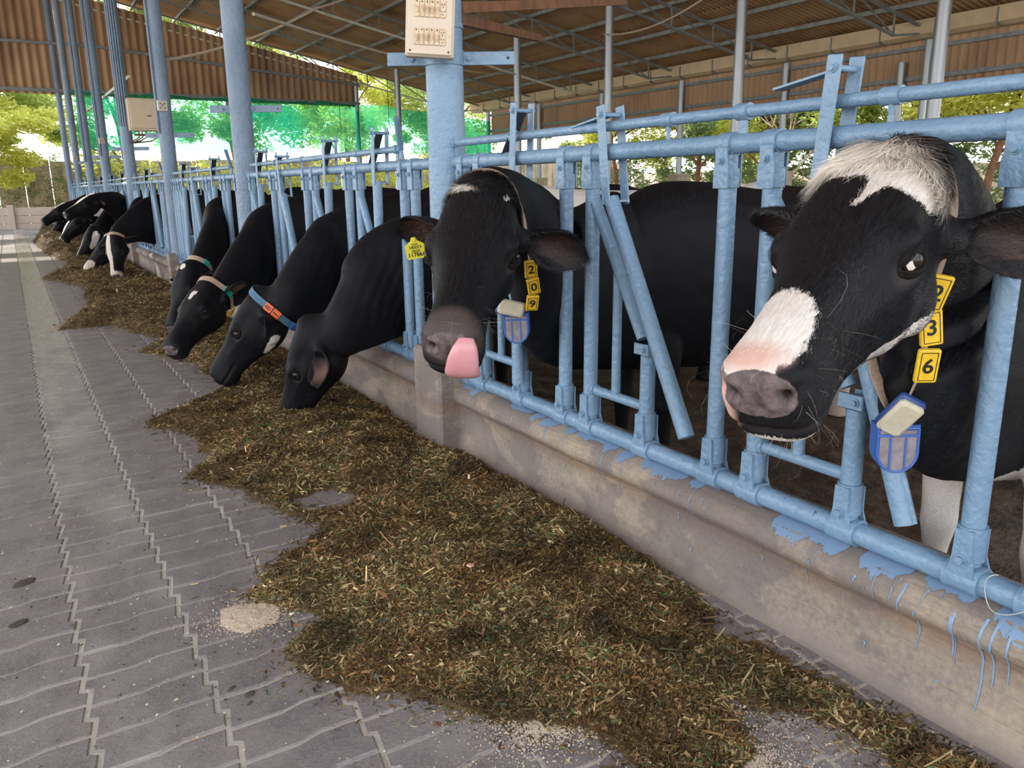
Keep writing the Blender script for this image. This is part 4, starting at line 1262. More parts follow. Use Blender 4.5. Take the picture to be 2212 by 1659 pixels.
# beyond the right side
hedge('dense green hedge along the right side beyond the pedestals', 3, 34, 24.0, 2.6, 1.6, 'leaf_dark', 21, 26000, .10, 'y')
R_ = [(22.0, 12.2, 7.5, 3.2, 'leaf_yellow', 31), (23.0, 15.6, 8.0, 3.0, 'leaf_green', 32), (21.6, 19.5, 7.0, 2.6, 'leaf_dark', 33), (22.5, 23.2, 7.5, 2.8, 'leaf_yellow', 34), (22.0, 27.5, 7.5, 3.0, 'leaf_yellow', 35), (24.5, 32.5, 8.5, 3.2, 'leaf_green', 36), (23.5, 9.0, 8.0, 3.2, 'leaf_yellow', 37), (27.5, 18, 9, 4, 'leaf_green', 38), (27.5, 25, 9, 4, 'leaf_green', 39)]
LB = ['bright yellow green tree beyond the right end of the side cladding', 'green tree beyond the short pipe stub', 'thin dark tree with bare pale branches', 'yellow leaved tree with a slanting brown trunk',
      'yellow leaved tree near the far right corner', 'green tree past the far right corner', 'yellow green tree at the right edge of view', 'taller green tree in the back row on the right, nearer one', 'taller green tree in the back row on the right, farther one']
for (x, y, h, cr, mt, sd), lb in zip(R_, LB): tree(lb, x, y, h, cr, mt, 52, 400, .11, sd, .12, lean=(random.uniform(-.4, .4), random.uniform(-1, 1)))
# bare pale branching shrub
mb = MB(); r = random.Random(77)
def br_(p, d, L, w, k):
    e_ = p + d * L; mb.tube([p, (p + e_) / 2 + np.array([r.uniform(-.05, .05)] * 3) * L, e_], [w, w * .8, w * .6], 6)
    if k:
        for _ in range(3): br_(e_, nrm(d + np.array([r.uniform(-.8, .8), r.uniform(-.8, .8), r.uniform(-.35, .6)])), L * .72, w * .6, k - 1)
br_(np.array([20.6, 17.6, YARD - .07]), np.array([0, 0, 1.]), 1.5, .09, 4)
tag(mb.build('bare_tree', M['pale_bark']), 'small bare tree with pale branches beyond the pedestals', 'tree')
# roadside building pale wall low behind, right
mb = MB(); mb.box((30, 16, .9), (.2, 40, 2.0)); tag(mb.build('yard_wall', M['precast'], smooth=0), 'pale boundary wall behind the trees on the right', 'wall', kind='structure')
# ---------------------------------------------------------------- cows
def ringpts(c, R, U, w, zt, zb, n, m=28, kl=1.0):
    """closed section: half width w, height zt above and zb below the centre, exponent n, kl = narrowing of the lower half"""
    out = []
    for j in range(m):
        a = 2 * PI * j / m
        ca, sa = math.cos(a), math.sin(a)
        x = abs(ca) ** (2 / n) * (1 if ca > 0 else -1); z = abs(sa) ** (2 / n) * (1 if sa > 0 else -1)
        ww = w * (1 - (1 - kl) * (max(0, -sa)) ** 1.1)
        out.append(c + R * (x * ww) + U * (z * (zt if z > 0 else zb)))
    return out
def loft(mb, rings):
    m = len(rings[0]); k = len(rings); V = [p for r in rings for p in r]
    F = [tuple(range(m)), tuple((k - 1) * m + j for j in range(m - 1, -1, -1))]
    for i in range(k - 1):
        for j in range(m): F.append((i * m + j, (i + 1) * m + j, (i + 1) * m + (j + 1) % m, i * m + (j + 1) % m))
    mb.add(V, F)
def interp(st, n):
    """smooth (Catmull) interpolation of station rows"""
    st = np.array(st, float); k = len(st); out = []
    for i in range(k - 1):
        p0 = st[max(i - 1, 0)]; p1 = st[i]; p2 = st[i + 1]; p3 = st[min(i + 2, k - 1)]
        for t in np.linspace(0, 1, n, endpoint=False):
            out.append(.5 * ((2 * p1) + (-p0 + p2) * t + (2 * p0 - 5 * p1 + 4 * p2 - p3) * t * t + (-p0 + 3 * p1 - 3 * p2 + p3) * t ** 3))
    out.append(st[-1]); return np.array(out)

#        x     top     bot    halfw  n    kl
HEAD = [(-.075, -.030, -.150, .045, 2.0, 1.0), (-.050, .002, -.185, .070, 2.2, .95), (-.015, .022, -.212, .084, 2.4, .85),
        (.03, .030, -.238, .093, 2.6, .75), (.08, .030, -.256, .099, 2.8, .66), (.13, .026, -.262, .103, 2.9, .60),
        (.175, .020, -.256, .107, 3.0, .55), (.215, .014, -.242, .104, 3.0, .54), (.26, .006, -.222, .090, 2.8, .56),
        (.31, -.002, -.205, .077, 2.6, .60), (.36, -.009, -.192, .068, 2.5, .68), (.41, -.014, -.184, .064, 2.5, .78),
        (.45, -.019, -.182, .066, 2.6, .86), (.485, -.025, -.182, .070, 2.8, .88), (.510, -.033, -.176, .069, 3.0, .88),
        (.527, -.046, -.166, .061, 2.9, .85), (.537, -.066, -.148, .044, 2.6, .85)]

def voxel(mb, vs, name='tmp'):
    me = mb.mesh(name, M['coat'], smooth=0)
    o = bpy.data.objects.new(name, me); COL.objects.link(o)
    md = o.modifiers.new('r', 'REMESH'); md.mode = 'VOXEL'; md.voxel_size = vs; md.adaptivity = 0
    dg = bpy.context.evaluated_depsgraph_get()
    me2 = bpy.data.meshes.new_from_object(o.evaluated_get(dg))
    n = len(me2.vertices); V = np.zeros(n * 3, np.float32); me2.vertices.foreach_get('co', V); V = V.reshape(-1, 3).astype(float)
    m = len(me2.polygons); L = np.zeros(len(me2.loops), np.int32); me2.loops.foreach_get('vertex_index', L)
    tot = np.zeros(m, np.int32); me2.polygons.foreach_get('loop_total', tot)
    assert (tot == 4).all()
    F = L.reshape(-1, 4)
    bpy.data.objects.remove(o); bpy.data.meshes.remove(me); bpy.data.meshes.remove(me2)
    return V, F
def edges_of(F):
    E = np.concatenate([F[:, [0, 1]], F[:, [1, 2]], F[:, [2, 3]], F[:, [3, 0]]]); E.sort(axis=1)
    return np.unique(E, axis=0)
def lap(V, E, wgt, it):
    n = len(V); deg = np.bincount(E.ravel(), minlength=n).astype(float)
    for _ in range(it):
        S = np.stack([np.bincount(E[:, 0], V[E[:, 1], k], n) + np.bincount(E[:, 1], V[E[:, 0], k], n) for k in range(3)], 1)
        V = V + (S / deg[:, None] - V) * wgt[:, None]
    return V
def vnormals(V, F):
    a = np.cross(V[F[:, 2]] - V[F[:, 0]], V[F[:, 3]] - V[F[:, 1]])
    N = np.stack([sum(np.bincount(F[:, j], a[:, k], len(V)) for j in range(4)) for k in range(3)], 1)
    return N / (np.linalg.norm(N, axis=1, keepdims=True) + 1e-12)

def ell(P, c, r):
    q = (P - np.array(c)) / np.array(r)
    return (1 - np.linalg.norm(q, axis=1)) * min(r)
def cap(P, a, b, ra, rb):
    a = np.array(a, float); b = np.array(b, float); d = b - a
    t = np.clip(((P - a) @ d) / (d @ d), 0, 1)
    return ra + (rb - ra) * t - np.linalg.norm(P - (a + t[:, None] * d), axis=1)
def patches(H, W, lst):
    out = np.full(len(H), -1.0)
    for p in lst:
        P = H if p[0][0] == 'h' else W
        d = ell(P, p[1], p[2]) if p[0][1] == 'e' else cap(P, *p[1:])
        if len(p[0]) > 2: out = np.minimum(out, -d)
        else: out = np.maximum(out, d)
    return out

def ear_rings(c0, axis, face, L, W, droop=0.0, m=12):
    a = nrm(axis); f = nrm(np.array(face, float) - a * np.dot(face, a)); b = np.cross(a, f)
    st = interp([(0, .30, .5), (.12, .42, .8), (.3, .78, 1), (.52, 1.0, .85), (.72, .88, .6), (.88, .52, .35), (.97, .20, .2), (1.0, .06, .1)], 4)
    rings = []
    for t, w, cup in st:
        c = np.array(c0, float) + a * (t * L) + np.array([0, 0, -droop * t * t])
        ww = W / 2 * w; cu = W * .30 * cup; th = .010 + .016 * (1 - t) ** 2
        R = []
        for u in np.linspace(-1, 1, m): R.append(c + b * (ww * u) - f * (cu * (1 - u * u) + th * .5))
        for u in np.linspace(1, -1, m): R.append(c + b * (ww * u * .96) - f * (cu * (1 - u * u) - th * .5))
        rings.append(R)
    return rings

def make_cow(label, pos, fwd, up, s, cross, voxel_size, white=(), pink=(), nose=(), warm=(), body=(0.0, 1.0), ears=None, neck_up=0.0,
             ear_len=.205, legs=True, hi=False, group=None, tongue=False, fur=None, bodyY=None, neckw=1.0, thin=(1, 1, 1), white_eye=False, fx=-.02, lt=.16, midz=0.0, nape=(-.10, -.125)):
    pos = np.array(pos, float); X = nrm(fwd); Z = nrm(np.array(up, float) - X * np.dot(up, X)); Yv = np.cross(Z, X)
    Rm = np.stack([X, Yv, Z], 1)
    loc = lambda p: pos + s * (Rm @ np.array(p, float))
    yc, zc, hh = cross                                   # neck crossing the fence plane
    mb = MB()
    st = interp(HEAD, 4)
    rings = []
    for x, zt, zb, w, n, kl in st:
        cz = zt * .42 + zb * .58 if x > .3 else zt - .095 if x > -.03 else (zt + zb) / 2
        rings.append(ringpts(loc((x, 0, cz)), Yv, Z, s * w, s * (zt - cz), s * (cz - zb), n, 32, kl))
    loft(mb, rings)
    # poll knob and brow ridges
    mb.sphere(loc((-.005, 0, -.01)), np.array((.055, .075, .045)) * s, R=Rm)
    for sy in (-1, 1):
        mb.sphere(loc((.195, sy * .083, -.040)), np.array((.045, .030, .033)) * s, R=Rm)
        mb.sphere(loc((.12, sy * .050, -.18)), np.array((.070, .040, .070)) * s, R=Rm)
        mb.sphere(loc((.497, sy * .042, -.075)), np.array((.030, .030, .032)) * s, R=Rm)
    mb.sphere(loc((.475, 0, -.166)), np.array((.045, .045, .026)) * s, R=Rm)      # chin
    # ears
    ears = ears or {}
    earinfo = []
    for sy in (1, -1):
        ax, fc = ears.get(sy, ((-.10, sy * .95, -.12), (.75, 0, -.35)))
        root = np.array((.040, sy * .086, -.118))
        axw = Rm @ nrm(ax); fcw = Rm @ nrm(fc)
        c0 = loc(root)
        mb.tube([c0 - axw * .03 * s, c0 + axw * .035 * s], [.040 * s, .030 * s], 14)
        loft(mb, ear_rings(c0 + axw * .012 * s, axw, fcw, ear_len * s, .145 * s))
        earinfo.append((c0, axw, fcw))
    # neck: occiput -> fence plane -> withers
    bang, bs = body
    bd = np.array([math.cos(bang), math.sin(bang), 0.]); br = np.array([-math.sin(bang), math.cos(bang), 0.])
    B0 = np.array([2.30, (bodyY if bodyY is not None else yc), 0.])
    P = [loc((.06, 0, -.10)), loc((nape[0] * .2, 0, -.105 + (nape[1] + .125) * .4)), loc((nape[0], 0, nape[1]))]
    F1 = np.array([XF + fx, yc, zc])
    mid = (P[-1] * .5 + F1 * .5) + np.array([0.02, 0, .03 + midz])
    pts = [tuple(P[0]) + (.085 * s, .075 * s, .085 * s), tuple(P[1]) + (.110 * s, .078 * s, .112 * s), tuple(P[2]) + (.125 * s, .083 * s, .125 * s),
           tuple(mid) + ((.150 * s + hh) / 2 * thin[0], .112 * neckw, (.15 * s + hh) / 2 * thin[1]), tuple(F1) + (hh, .145 * neckw, hh * thin[2]),
           (B0[0], B0[1], .86, .42 * bs, .19, .40)]
    st = interp(pts, 6); rings = []
    for i, r in enumerate(st):
        d = nrm(st[min(i + 1, len(st) - 1)][:3] - st[max(i - 1, 0)][:3])
        if i == 0: d = nrm(st[1][:3] - st[0][:3])
        rt = nrm(np.cross((0, 0, 1), d)) if abs(d[2]) < .97 else Yv
        # sideways axis follows the head roll near the head
        k = max(0, 1 - i / 10.); rt = nrm(rt * (1 - k) + (-Yv if np.dot(-Yv, rt) > 0 else Yv) * k)
        rt = nrm(rt - d * np.dot(rt, d)); u = np.cross(d, rt)
        if u[2] < 0: u = -u
        rings.append(ringpts(r[:3], rt, u, r[4], r[3], r[5], 2.2, 26, .85))
    loft(mb, rings)
    # trunk
    TR = [(-.22, .10, 1.10, .60), (-.12, .17, 1.20, .50), (.05, .235, 1.285, .45), (.22, .275, 1.315, .44), (.45, .30, 1.30, .42), (.8, .345, 1.27, .40),
          (1.15, .365, 1.265, .40), (1.45, .33, 1.285, .46), (1.65, .29, 1.305, .56), (1.85, .25, 1.29, .66), (2.02, .19, 1.22, .76), (2.10, .11, 1.12, .90)]
    if legs is None: TR = TR[:6]
    rings = []
    for t, w, zt, zb in interp(TR, 4):
        cz = (zt + zb) * .5; c = B0 + bd * (t + .10) + np.array([0, 0, cz * 1.0])
        rings.append(ringpts(c, br, np.array([0, 0, 1.]), w * bs, (zt - cz), (cz - zb), 2.3, 30, .96))
    loft(mb, rings)
    g0 = YARD + .01
    if legs:
        def leg(t, side, rows):
            pts = []
            for x, z, r in rows:
                pts.append(tuple(B0 + bd * (t + x) + br * side * (.62 if z > .7 else .85 if z > .6 else 1) + np.array([0, 0, min(z, .86)])) + (r,))
            q = interp(pts, 4); mb.tube([p[:3] for p in q], [p[3] for p in q], 14)
        for sd in (-1, 1):
            leg(lt, sd * .15, [(0, .95, .12), (-.02, .72, .105), (0, .55, .075), (.0, .36, .052), (0, .30, .054), (.0, .20, .036), (0, .06, .036), (-.01, .02, .045), (-.02, g0 + .06, .047), (-.03, g0, .058)])
            leg(1.82, sd * .17, [(0, 1.0, .18), (-.04, .80, .16), (-.08, .62, .11), (.04, .50, .068), (.12, .42, .056), (.11, .30, .042), (.08, .10, .040), (.06, .02, .047), (.04, g0 + .06, .048), (.03, g0, .06)])
        mb.tube([B0 + bd * 2.12 + np.array([0, 0, 1.2]), B0 + bd * 2.26 + np.array([0, 0, 1.05]), B0 + bd * 2.26 + np.array([0, 0, .4])], [.04, .028, .02], 10)
    V, F = voxel(mb, voxel_size)
    H = ((V - pos) @ Rm) / s
    E = edges_of(F)
    inhead = 1 / (1 + np.exp(-(H[:, 0] - .10) / .03))
    it = int(round(10 * .006 / voxel_size)) + 2
    V = lap(V, E, .5 * (1 - .55 * inhead), it)
    neckj = np.exp(-((H[:, 0] + .08) / .10) ** 2 - ((H[:, 2] + .12) / .2) ** 2) + np.exp(-((V[:, 0] - 2.22) / .16) ** 2)
    for c0, ax, fc in earinfo:
        t = (V - c0) @ ax; neckj = neckj * (1 - np.exp(-((t - .12) / .07) ** 2) * (np.linalg.norm(V - c0 - np.outer(t, ax), axis=1) < .1))
    V = lap(V, E, .5 * np.clip(neckj, 0, 1), int(40 * .006 / voxel_size))
    if midz: V = lap(V, E, .5 * np.exp(-((V[:, 0] - 1.72) / .2) ** 2) * (H[:, 0] < -.03), int(90 * (.006 / voxel_size) ** 1.3))
    H = ((V - pos) @ Rm) / s
    N = vnormals(V, F)
    def bump(c, r, amp):
        nonlocal V
        for sy in (-1, 1):
            q = (H - np.array((c[0], sy * c[1], c[2]))) / np.array(r)
            d = np.exp(-(q ** 2).sum(1)); V = V + N * (amp * s * d)[:, None]
            if c[1] == 0: break
    bump((.205, .100, -.030), (.035, .03, .018), .007)        # brow
    bump((.213, .100, -.060), (.026, .03, .016), -.007)       # eye socket
    bump((.215, .095, -.092), (.035, .03, .015), .004)
    bump((.13, .095, -.055), (.05, .03, .03), -.008)          # temple
    bump((.10, 0, .03), (.06, .03, .03), -.003)
    bump((.30, 0, 0), (.08, .05, .04), -.004)
    bump((.30, .070, -.085), (.06, .02, .018), .006)          # cheek crest
    bump((.33, .06, -.135), (.06, .03, .03), -.006)
    bump((.522, .040, -.078), (.024, .022, .020), .006)
    bump((.526, .041, -.080), (.022, .0125, .0105), -.030)    # nostrils
    bump((.505, .054, -.072), (.018, .010, .010), -.016)
    bump((.535, 0, -.085), (.03, .006, .05), -.004)           # philtrum
    bump((.505, 0, -.128), (.03, .04, .010), .004)
    zm = -.140 + np.clip(.46 - H[:, 0], 0, .1) * .12          # mouth line
    gr = np.exp(-((H[:, 2] - zm) / .006) ** 2) / (1 + np.exp(-(H[:, 0] - .385) / .01))
    V = V + N * (-.010 * s * gr)[:, None]
    # folds on throat and neck
    if hi and H is not None:
        q = V @ nrm((-.6, .1, .25)); z = np.exp(-((V[:, 0] - 1.78) / .22) ** 2) * np.exp(-((V[:, 2] - .72) / .28) ** 2)
        V = V + N * ((.0016 * np.sin(q * 105 + 5 * fbm(V[:, 0] * 2, V[:, 2] * 2, 2, 2, 3)) * z))[:, None]
        V = V + N * (.006 * fbm(V[:, 0] + V[:, 1], V[:, 2], 7, 3, 8) * (H[:, 0] < .02))[:, None]
    N = vnormals(V, F)
    t = empty('cow', (2.3, yc, g0), label, 'cow', group)
    me = np_mesh('body', V - np.array([2.3, yc, g0]), F, M['coat'], True)
    def put(name, val):
        a = me.attributes.new(name, 'FLOAT', 'POINT'); a.data.foreach_set('value', np.asarray(val, np.float32))
    put('white', patches(H, V, white))
    sm = lambda d, w: np.clip(d / w + .5, 0, 1)
    put('pink', sm(patches(H, V, pink), .012) if pink else np.zeros(len(V)))
    nd = patches(H, V, [('he', (.545, 0, -.078), (.050, .060, .038))] + list(nose))
    put('nose', sm(nd, .010))
    wv = np.zeros(len(V))
    for q in [('he', (.22, .10, -.068), (.05, .04, .035)), ('he', (.22, -.10, -.068), (.05, .04, .035))]:
        wv = np.maximum(wv, .7 * np.clip(patches(H, V, [q]) / .03, 0, 1))
    for q in warm: wv = np.maximum(wv, np.clip(patches(H, V, [q]) / .02, 0, 1))
    earin = np.zeros(len(V))
    for c0, ax, fc in earinfo:
        tt = (V - c0) @ ax; dd = np.linalg.norm(V - c0 - np.outer(tt, ax), axis=1)
        earin = np.maximum(earin, ((tt > .05 * s) & (tt < .19 * s) & (dd < .045 * s)) * np.clip(N @ fc, 0, 1) * .9 * np.exp(-((tt - .125 * s) / (.05 * s)) ** 2))
    put('warm', wv)
    hole = np.zeros(len(V))
    for q in [('he', (.526, .041, -.080), (.026, .0125, .0095)), ('he', (.526, -.041, -.080), (.026, .0125, .0095)), ('he', (.508, .054, -.073), (.018, .009, .008)), ('he', (.508, -.054, -.073), (.018, .009, .008))]:
        hole = np.maximum(hole, np.clip(patches(H, V, [q]) / .004, 0, 1))
    hole = np.maximum(hole, .8 * gr)
    put('hole', hole); put('earin', earin)
    put('dirt', np.clip((.75 - V[:, 2]) * 1.1, 0, .75) * np.clip(.5 + 1.5 * fbm(V[:, 0] + V[:, 1], V[:, 2], 6, 3, 12), 0, 1))
    a = me.attributes.new('hl', 'FLOAT_VECTOR', 'POINT'); a.data.foreach_set('vector', H.astype(np.float32).ravel())
    link('body', me, t)
    # eyes
    for sy in (1, -1):
        ex, ez = .213, -.060
        sel = (np.abs(H[:, 0] - ex) < .012) & (np.abs(H[:, 2] - ez) < .010) & (H[:, 1] * sy > 0)
        if not sel.any(): continue
        ys = (H[sel, 1] * sy).max()
        nn = nrm(nrm((.22, sy * .95, .16)))
        c = loc((ex, sy * (ys - .0145), ez)); nw = Rm @ nn
        r = .0235 * s
        mb = MB(); mb.sphere(c, r, 20, 14)
        ax_u = nrm(Rm @ nrm((.97, -sy * .22, -.12)));  ax_v = np.cross(nw, ax_u)
        ax_u = np.cross(ax_v, nw)
        ey = mb.build('eye', M['eye'], t, smooth=180)
        mb = MB()      # thin sclera crescent toward the nose
        if not white_eye: mb = None
        V_ = []; F_ = []
        for i in range(9):
            for j in range(4):
                th = math.radians(-26 + 52 * i / 8); ph = math.radians((36 if white_eye else 52) + (8 if white_eye else 5) * j)
                dd_ = nw * math.cos(ph) + (ax_u * math.cos(th) + ax_v * math.sin(th)) * math.sin(ph)
                V_.append(c + dd_ * r * 1.012)
        for i in range(8):
            for j in range(3): F_.append((i * 4 + j, i * 4 + j + 1, i * 4 + 4 + j + 1, i * 4 + 4 + j))
        if mb: mb.add(V_, F_); mb.build('sclera', M['sclera'], ey, smooth=180)
        if hi or voxel_size < .01:
            mb = MB()
            path = []; rr = []
            def rim(q, k=1.0):
                U = math.sin(math.radians(66)) * math.cos(q) * k; W_ = (math.sin(math.radians(43)) if math.sin(q) > 0 else math.sin(math.radians(36))) * math.sin(q) * k
                U += .10 * (1 if math.cos(q) > 0 else -1) * abs(math.cos(q)) ** 6 * k
                n2 = U * U + W_ * W_
                return (nw * math.sqrt(max(.02, 1 - n2)) + ax_u * U + ax_v * W_), n2
            for q in np.linspace(0, 2 * PI, 33):
                d_, n2 = rim(q); path.append(c + d_ * r * 1.05); rr.append((.0046 if math.sin(q) > 0 else .0036) * s * (.55 + .45 * abs(math.sin(q))))
            mb.tube(path, rr, 8, caps=False)
            mb.build('eyelid', M['lid'], ey, smooth=180)
            mb = MB()      # soft fold of skin round the lids
            mb.tube([c + rim(q, 1.12)[0] * r * 1.06 - nw * .0035 for q in np.linspace(0, 2 * PI, 33)], [.0075 * s] * 33, 8, caps=False)
            mb.build('eyelid', M['lid'], ey, smooth=180)
            if hi:
                mb = MB(); upv = ax_v if ax_v[2] > 0 else -ax_v
                for q in np.linspace(.45, PI - .45, 30):
                    q_ = q if ax_v[2] > 0 else -q
                    b0 = c + rim(q_, 1.04)[0] * r * 1.12
                    d0 = nrm(nw * .8 + upv * .7 + ax_u * math.cos(q) * .45)
                    mb.tube([b0, b0 + d0 * .006 * s, b0 + d0 * .011 * s + upv * .002 * s], [.0007, .0005, .0002], 3, caps=False)
                mb.build('eyelash', M['hair_black'], ey)
    if tongue:
        mb = MB(); P0 = [(.43, .005, -.140), (.49, .014, -.142), (.530, .022, -.146), (.554, .028, -.134), (.563, .030, -.115), (.560, .034, -.085), (.550, .038, -.062), (.536, .040, -.048)]
        q = interp([p + (w_, t_) for p, w_, t_ in zip(P0, (.026, .034, .038, .040, .038, .034, .027, .016), (.012, .013, .013, .012, .012, .011, .010, .006))], 5); rings = []
        for i, r in enumerate(q):
            d = nrm(q[min(i + 1, len(q) - 1)][:3] - q[max(i - 1, 0)][:3]); sd = np.array([0, 1., 0]); u = nrm(np.cross(d, sd))
            rings.append([loc(x) for x in ringpts(r[:3], sd, u, r[3], r[4], r[4], 2.4, 18)])
        loft(mb, rings); mb.build('tongue', M['tongue'], t, smooth=180)
    return dict(root=t, V=V, F=F, N=N, H=H, loc=loc, Rm=Rm, s=s, pos=pos, ears=earinfo, white=patches(H, V, white))

# neck collars ---------------------------------------------------------
def section(C, po, pn, k=72, sag=0.0):
    """outline where the neck skin is cut by the plane through po with normal pn (ordered ring)"""
    V, F = C['V'], C['F']; pn = nrm(pn); po = np.array(po, float)
    near = np.linalg.norm(V - po, axis=1) < .42
    for c0, ax, fc in C['ears']:
        t_ = (V - c0) @ ax; near &= ~((t_ > .025) & (np.linalg.norm(V - c0 - np.outer(t_, ax), axis=1) < .10))
    d = (V - po) @ pn
    E = edges_of(F[near[F].all(1)])
    m = (d[E[:, 0]] * d[E[:, 1]]) < 0
    E = E[m]; t = d[E[:, 0]] / (d[E[:, 0]] - d[E[:, 1]])
    Q = V[E[:, 0]] + (V[E[:, 1]] - V[E[:, 0]]) * t[:, None]
    u = nrm(np.cross(pn, (0.03, 0.02, 1))); v = np.cross(pn, u)
    if v[2] < 0: u, v = -u, -v
    a = np.arctan2((Q - po) @ v, (Q - po) @ u); r = np.linalg.norm(Q - po, axis=1)
    ang = np.linspace(-PI, PI, k, endpoint=False); out = []
    for x in ang:
        dd = np.abs((a - x + PI) % (2 * PI) - PI); s_ = dd < .09
        out.append(np.median(r[s_]) if s_.any() else np.nan)
    out = np.array(out); bad = np.isnan(out)
    if bad.any(): out[bad] = np.interp(ang[bad], ang[~bad], out[~bad])
    out = np.convolve(np.concatenate([out[-3:], out, out[:3]]), np.ones(5) / 5, 'valid')[1:-1]
    return [po + (u * math.cos(x) + v * math.sin(x)) * (q + .006) - np.array([0, 0, sag * max(0, -math.sin(x)) ** 2.5]) for x, q in zip(ang, out)], u, v
def collar(C, po, pn, width, mat, sag=.02):
    ring_, u, v = section(C, po, pn, sag=sag); pn = nrm(pn); k = len(ring_)
    mb = MB(); V_ = []; F_ = []
    for i, p in enumerate(ring_):
        o_ = nrm(p - po)
        for a, b in ((-1, 0), (1, 0), (1, 1), (-1, 1)): V_.append(p + pn * width / 2 * a + o_ * .003 * b)
    for i in range(k):
        j = (i + 1) % k
        for q in range(4): F_.append((4 * i + q, 4 * i + (q + 1) % 4, 4 * j + (q + 1) % 4, 4 * j + q))
    mb.add(V_, F_); o = mb.build('collar', mat, C['root'])
    return o, ring_, pn
def collar_block(co, C, ring_, pn, i0, span, txts, mat, w=.050, flip=1, th=.014, twist=0.0, face=None):
    pn0 = pn
    """number blocks threaded on the strap, starting at ring index i0"""
    k = len(ring_); po = sum(ring_) / k
    L = 0; i = i0; P = ring_[i0]; step = 1 if span > 0 else -1; span = abs(span); out = []
    def walk(dist):
        nonlocal i, P
        while dist > 0:
            q = ring_[(i + step) % k]; d = np.linalg.norm(q - P)
            if d > dist: P = P + (q - P) * dist / d; return P
            dist -= d; P = q; i = (i + step) % k
        return P
    for tx in txts:
        a = P.copy(); b = walk(span).copy(); c = (a + b) / 2; t_ = nrm(b - a); o_ = nrm(np.cross(t_, pn)); 
        if np.dot(o_, c - po) < 0: o_ = -o_
        pz = nrm(pn0 - t_ * np.dot(pn0, t_)); o_, pn = o_ * math.cos(twist) + pz * math.sin(twist), pz * math.cos(twist) - o_ * math.sin(twist)
        if face is not None:
            f_ = nrm(face); o_ = nrm(f_ - t_ * np.dot(f_, t_)); pn = np.cross(t_, o_)
        c = c + o_ * (.026 if face is not None else .0)
        mb = MB(); R = np.stack([pn, t_, o_], 1)
        mb.box(c + o_ * (th / 2 + .001), (w, span * .97, th), R, bev=.003)
        fc = c + o_ * (th + .001)
        mb.cur = 1
        for sx in (-1, 1): mb.box(fc + pn * sx * w * .36, (.0016, span * .80, .0012), R); mb.box(fc + t_ * sx * span * .40, (w * .74, .0016, .0012), R)
        mb.cur = 0
        up_ = -t_ * step * flip; ex = np.cross(up_, o_)
        add_text(mb, tx, w * 1.05, fc, ex, up_, 1, bold=w * .02, lift=.0008)
        mb.build('number_block', [mat, M['black']], co); walk(.003)
    return P, i
COWA = make_cow('black cow with white forehead and nose at right, yellow collar number 236',
    (1.511, 1.041, 1.331), (-.861, -.252, -.442), (-.45, -.028, .893), 1.2, (1.10, .86, .34), .0058, thin=(1, .42, .78), neckw=.80, fx=.06, lt=-.02, white_eye=True,
    white=[('he', (.035, .0, .04), (.055, .16, .10)), ('he', (.07, .06, .0), (.065, .065, .07)), ('hc', (.07, .050, .02), (.175, .018, .018), .030, .006),
           ('he', (.462, -.012, -.02), (.098, .068, .066)), ('he', (.47, 0, -.20), (.05, .05, .03)), ('hc', (.44, .045, -.180), (.14, .068, -.240), .022, .040),
           ('we', (2.40, 1.08, .12), (.55, .50, .47)), ('we', (2.42, .84, .34), (.42, .26, .36)), ('he', (.50, 0, -.182), (.07, .080, .036)), ('we', (2.35, .90, .42), (.45, .17, .24)), ('we', (3.4, 1.2, .2), (.9, .5, .55)), ('we', (3.5, 1.3, 1.25), (.55, .3, .22))],
    pink=[('he', (.500, -.012, -.040), (.026, .050, .018)), ('he', (.52, -.055, -.10), (.03, .016, .04))], nose=[('he', (.50, -.03, -.10), (.03, .06, .04))],
    ears={1: ((-.22, .95, -.30), (.90, .25, -.12)), -1: ((-.30, -.93, .05), (.7, 0, -.4))}, hi=True, bodyY=1.13, body=(-.06, 1.0))
COWB = make_cow('black cow licking its nose with a pink tongue, yellow ear tag and collar number 209',
    (1.312, 2.332, 1.289), (-.556, -.670, -.491), (-.281, -.404, .871), 1.25, (2.79, .85, .34), .0060, thin=(1, .45, .82), neckw=.90, fx=.04,
    white=[('he', (.045, -.035, .03), (.013, .026, .03)), ('he', (.055, .070, .02), (.018, .007, .03)), ('we', (3.3, 2.9, .30), (.8, .3, .14)), ('we', (4.0, 2.9, .1), (.7, .5, .35))],
    warm=[('he', (.505, 0, -.07), (.065, .085, .08))],
    ears={1: ((-.12, .93, -.42), (.85, .25, -.10)), -1: ((-.42, -.90, -.30), (.80, -.3, -.25))}, hi=True, tongue=True, bodyY=2.86)
COWC = make_cow('plain black cow eating with lowered head and no collar, beside the big near column',
    (1.315, 4.40, .555), (-.281, .332, -.901), (-.777, .472, .416), 1.15, (4.33, .80, .30), .0075, midz=-.02, thin=(1.0, 1.25, 1.38), nape=(-.035, -.175),
    white=[('we', (3.2, 4.2, 1.3), (.4, .3, .2))], ears={1: ((.55, .72, -.35), (-.2, .6, .5)), -1: ((.4, -.8, -.3), (.3, 0, -.5))}, hi=True)
